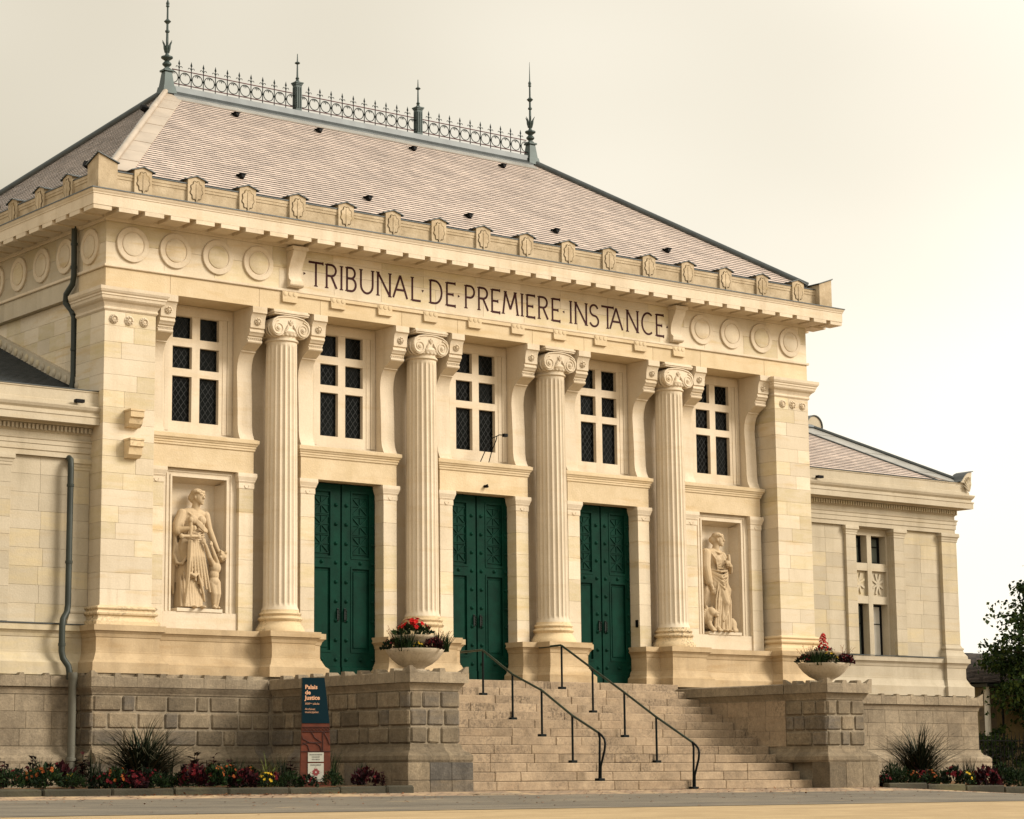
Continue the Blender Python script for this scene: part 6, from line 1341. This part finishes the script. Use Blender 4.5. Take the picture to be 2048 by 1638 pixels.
for c, nm in ((cL, 'left'), (cR, 'right')):
    g = 'plants in the stone bowls'; q = 0.8
    V = lambda a, b: (rt.x * a - fw.x * b, rt.y * a - fw.y * b)        # a across the view, b towards the viewer
    if nm == 'left': clump('geranium', 'scarlet geranium on top of the left stone bowl', 'flowers', c, -0.03, 0, 2.66, gera, 1.5, g)
    else: clump('red_plume_plant', 'scarlet plume flower on top of the right stone bowl', 'flowers', c, 0, 0, 2.66, plume, 1.15, g)
    clump('crimson_flowers', 'dark crimson flowers at the left rim of the %s stone bowl' % nm, 'flowers', c, *V(-0.40, 0.12), 2.43, KINDS['begonia0'][1], 0.8, g)
    clump('crimson_flowers', 'dark crimson flowers at the right rim of the %s stone bowl' % nm, 'flowers', c, *V(0.33 if nm == 'left' else 0.40, 0.22), 2.43, KINDS['begonia1'][1], 0.8, g)
    clump('yellow_flowers', 'yellow daisies at the front of the %s stone bowl' % nm, 'flowers', c, *V(0.06, 0.40), 2.42, KINDS['yellow%d' % (nm == 'right')][1], 0.6 if nm == 'left' else 1.0, g)
    clump('grass_tuft', 'green grass tuft left of centre in the %s stone bowl' % nm, 'grass', c, *V(-0.17, 0.34), 2.42, tuft, 1.5, g)
    clump('grass_tuft', 'green grass tuft at the right end of the %s stone bowl' % nm, 'grass', c, *V(0.44, -0.05), 2.43, tuft, 1.45 if nm == 'left' else 1.0, g)
    clump('dried_flower', 'thin dry flower stems on the left of the %s stone bowl' % nm, 'plant', c, *V(-0.33, -0.1), 2.43, wisp, 1.0, g)
    clump('dried_flower', 'thin dry flower stems on the right of the %s stone bowl' % nm, 'plant', c, *V(0.40, -0.2), 2.43, wisp, 0.95, g)

# ================================================================== background on the right
SH = thing('outbuilding', 'ochre rendered outbuilding with brown tiled roof beyond the right wing', 'building', (27.5, 11, 0))
OCH = plain('ochre_render', (0.19, 0.155, 0.085), 0.9, 0, 0.2, 0.25, 1.2, 0.3, 20); TILE = plain('roof_tile', (0.13, 0.09, 0.065), 0.85, 0, 0.2, 0.3, 8, 0.3, 30, rnd=0.2); WHT = plain('white_paint', (0.55, 0.53, 0.47), 0.6)
MB().box(24.55, 33, 8.0, 15, -0.2, 2.75).build('wall', OCH, SH)
MB().box(24.50, 24.85, 7.94, 8.3, -0.2, 2.74).build('corner_quoin', stone('old_quoin', (0.16, 0.13, 0.09), (0.10, 0.08, 0.055), rnd=0, lichen=0.5), SH)
MB().box(24.2, 33.2, 7.7, 15.2, 2.752, 2.84).build('eaves_board', ZINCD, SH)
rr = MB().add([(23.5, 7.75, 2.85), (33.2, 7.75, 2.85), (33.2, 15.2, 2.85), (23.5, 15.2, 2.85), (25.5, 11.2, 3.95), (31, 11.2, 3.95)], [(0, 1, 5, 4), (1, 2, 5), (2, 3, 4, 5), (3, 0, 4)]).build('roof', TILE, SH)
fl = math.hypot(3.45, 1.1); slates('roof_tiles', TILE, rr, (0, 7.75, 2.85), (1, 0, 0), (0, 3.45 / fl, 1.1 / fl), (0, -1.1 / fl, 3.45 / fl), fl, lambda v: 23.5 + 2.0 * v / fl, lambda v: 33.2 - 2.2 * v / fl, 0.16, 0.2, 0.03)
MB().tube([(24.40, 7.9, 2.75), (24.40, 7.9, 0.0)], 0.09, 10).build('downpipe', WHT, SH)
MB().tube([(24.72, 7.6, -0.1), (24.72, 7.6, 3.25)], 0.035, 8).build('conduit', BLACK, SH)
# iron fence with shrubs behind
FN = thing('iron_fence', 'dark iron fence between the right wing and the white post', 'fence', (22.6, 5.8, 0))
for k in range(13):
    x = 21.5 + 0.17 * k; MB().tube([(x, 5.8, -0.2), (x, 5.8, 1.25), (x, 5.8, 1.40)], [0.012, 0.012, 0.002], 6).build('bar', BLACK, FN)
for z in (0.12, 1.15): MB().tube([(21.3, 5.8, z), (23.7, 5.8, z)], 0.016, 6).build('rail', BLACK, FN)
for k in range(6):
    x = 21.6 + 0.35 * k; MB().tube([(x + 0.13 * math.cos(R(t)), 5.79, 0.85 + 0.16 * math.sin(R(t))) for t in range(0, 361, 30)], 0.010, 5).build('scroll', BLACK, FN)
tag(MB().box(23.66, 23.86, 5.6, 5.7, -0.3, 2.60, 0.01).build('white_post', WHT), 'white painted post at the right edge of the picture', 'post')
LT = leafmat('tree_leaf', [(0.005, 0.012, 0.004), (0.012, 0.026, 0.006), (0.026, 0.046, 0.010), (0.055, 0.075, 0.016)], 0.7)
BARK = plain('bark', (0.06, 0.045, 0.03), 0.9, 0, 0.2, 0.3, 6, 0.5, 30)
def tree(name, label, base, h, crown_c, crown_r, n_cl, n_leaf, lsz, seed, mat=LT, grp=None, cat='tree', trunk_r=0.2):
    r_ = random.Random(seed); T_ = thing(name, label, cat, base, grp); b = Vector(base); cc = Vector(crown_c)
    tr = MB(); top = b + Vector((0, 0, h)); tr.tube([b + Vector((0, 0, -0.2)), b.lerp(cc, 0.45) + Vector((0.1, 0, 0)), cc], [trunk_r, trunk_r * 0.7, trunk_r * 0.3], 8); cr = MB()
    for k in range(n_cl):
        d = rv(r_); rr = r_.uniform(0.35, 1.0) ** 0.6; c = cc + Vector((d.x * crown_r[0], d.y * crown_r[1], d.z * crown_r[2])) * rr * r_.uniform(0.8, 1.08); st = b.lerp(cc, r_.uniform(0.45, 0.95))
        tr.tube([st, st.lerp(c, 0.5) + Vector((0, 0, 0.1)), c], [trunk_r * 0.2, trunk_r * 0.10, 0.008], 5); cs_ = r_.uniform(0.2, 0.48) * crown_r[0] / 3
        for q in range(n_leaf):
            e = rv(r_); p = c + Vector((e.x, e.y, e.z * 0.55)) * cs_ * r_.uniform(0.2, 1.25); leaf(cr, p, rv(r_) + Vector((0, 0, -0.5)), rv(r_), lsz * r_.uniform(0.7, 1.3), lsz * 0.75)
    tr.build('trunk', BARK, T_); cr.build('crown', mat, T_, recalc=False); return T_
tree('tree', 'dark leafy lime tree overhanging the right edge of the picture', (27.2, 5.6, -0.2), 5, (26.8, 5.6, 3.75), (4.5, 3.0, 2.7), 400, 80, 0.14, 21, trunk_r=0.28)
tree('tree', 'distant dark green treetop above the tiled outbuilding roof', (30.2, 22, -0.2), 4, (30.2, 22, 3.9), (2.6, 1.6, 1.7), 60, 60, 0.2, 22, grp=None)
tree('shrub', 'dark shrub behind the iron fence beside the right wing', (22.4, 6.6, -0.2), 1.0, (22.4, 6.6, 0.75), (1.3, 0.6, 0.75), 40, 45, 0.10, 23, cat='bush', trunk_r=0.05)
tree('shrub', 'dark shrub behind the iron fence nearest the white post', (23.7, 6.9, -0.2), 1.0, (23.7, 6.9, 0.8), (1.1, 0.6, 0.8), 40, 45, 0.10, 24, cat='bush', trunk_r=0.05)
r_ = random.Random(31); m = MB()
for k in range(9000):
    x = r_.uniform(15, 75); y = r_.uniform(30, 36); leaf(m, Vector((x, y, abs(r_.gauss(0, 1.0)) + 0.1)), rv(r_), rv(r_), 0.4, 0.3)
stuff(m.build('hedgerow', LT, recalc=False))
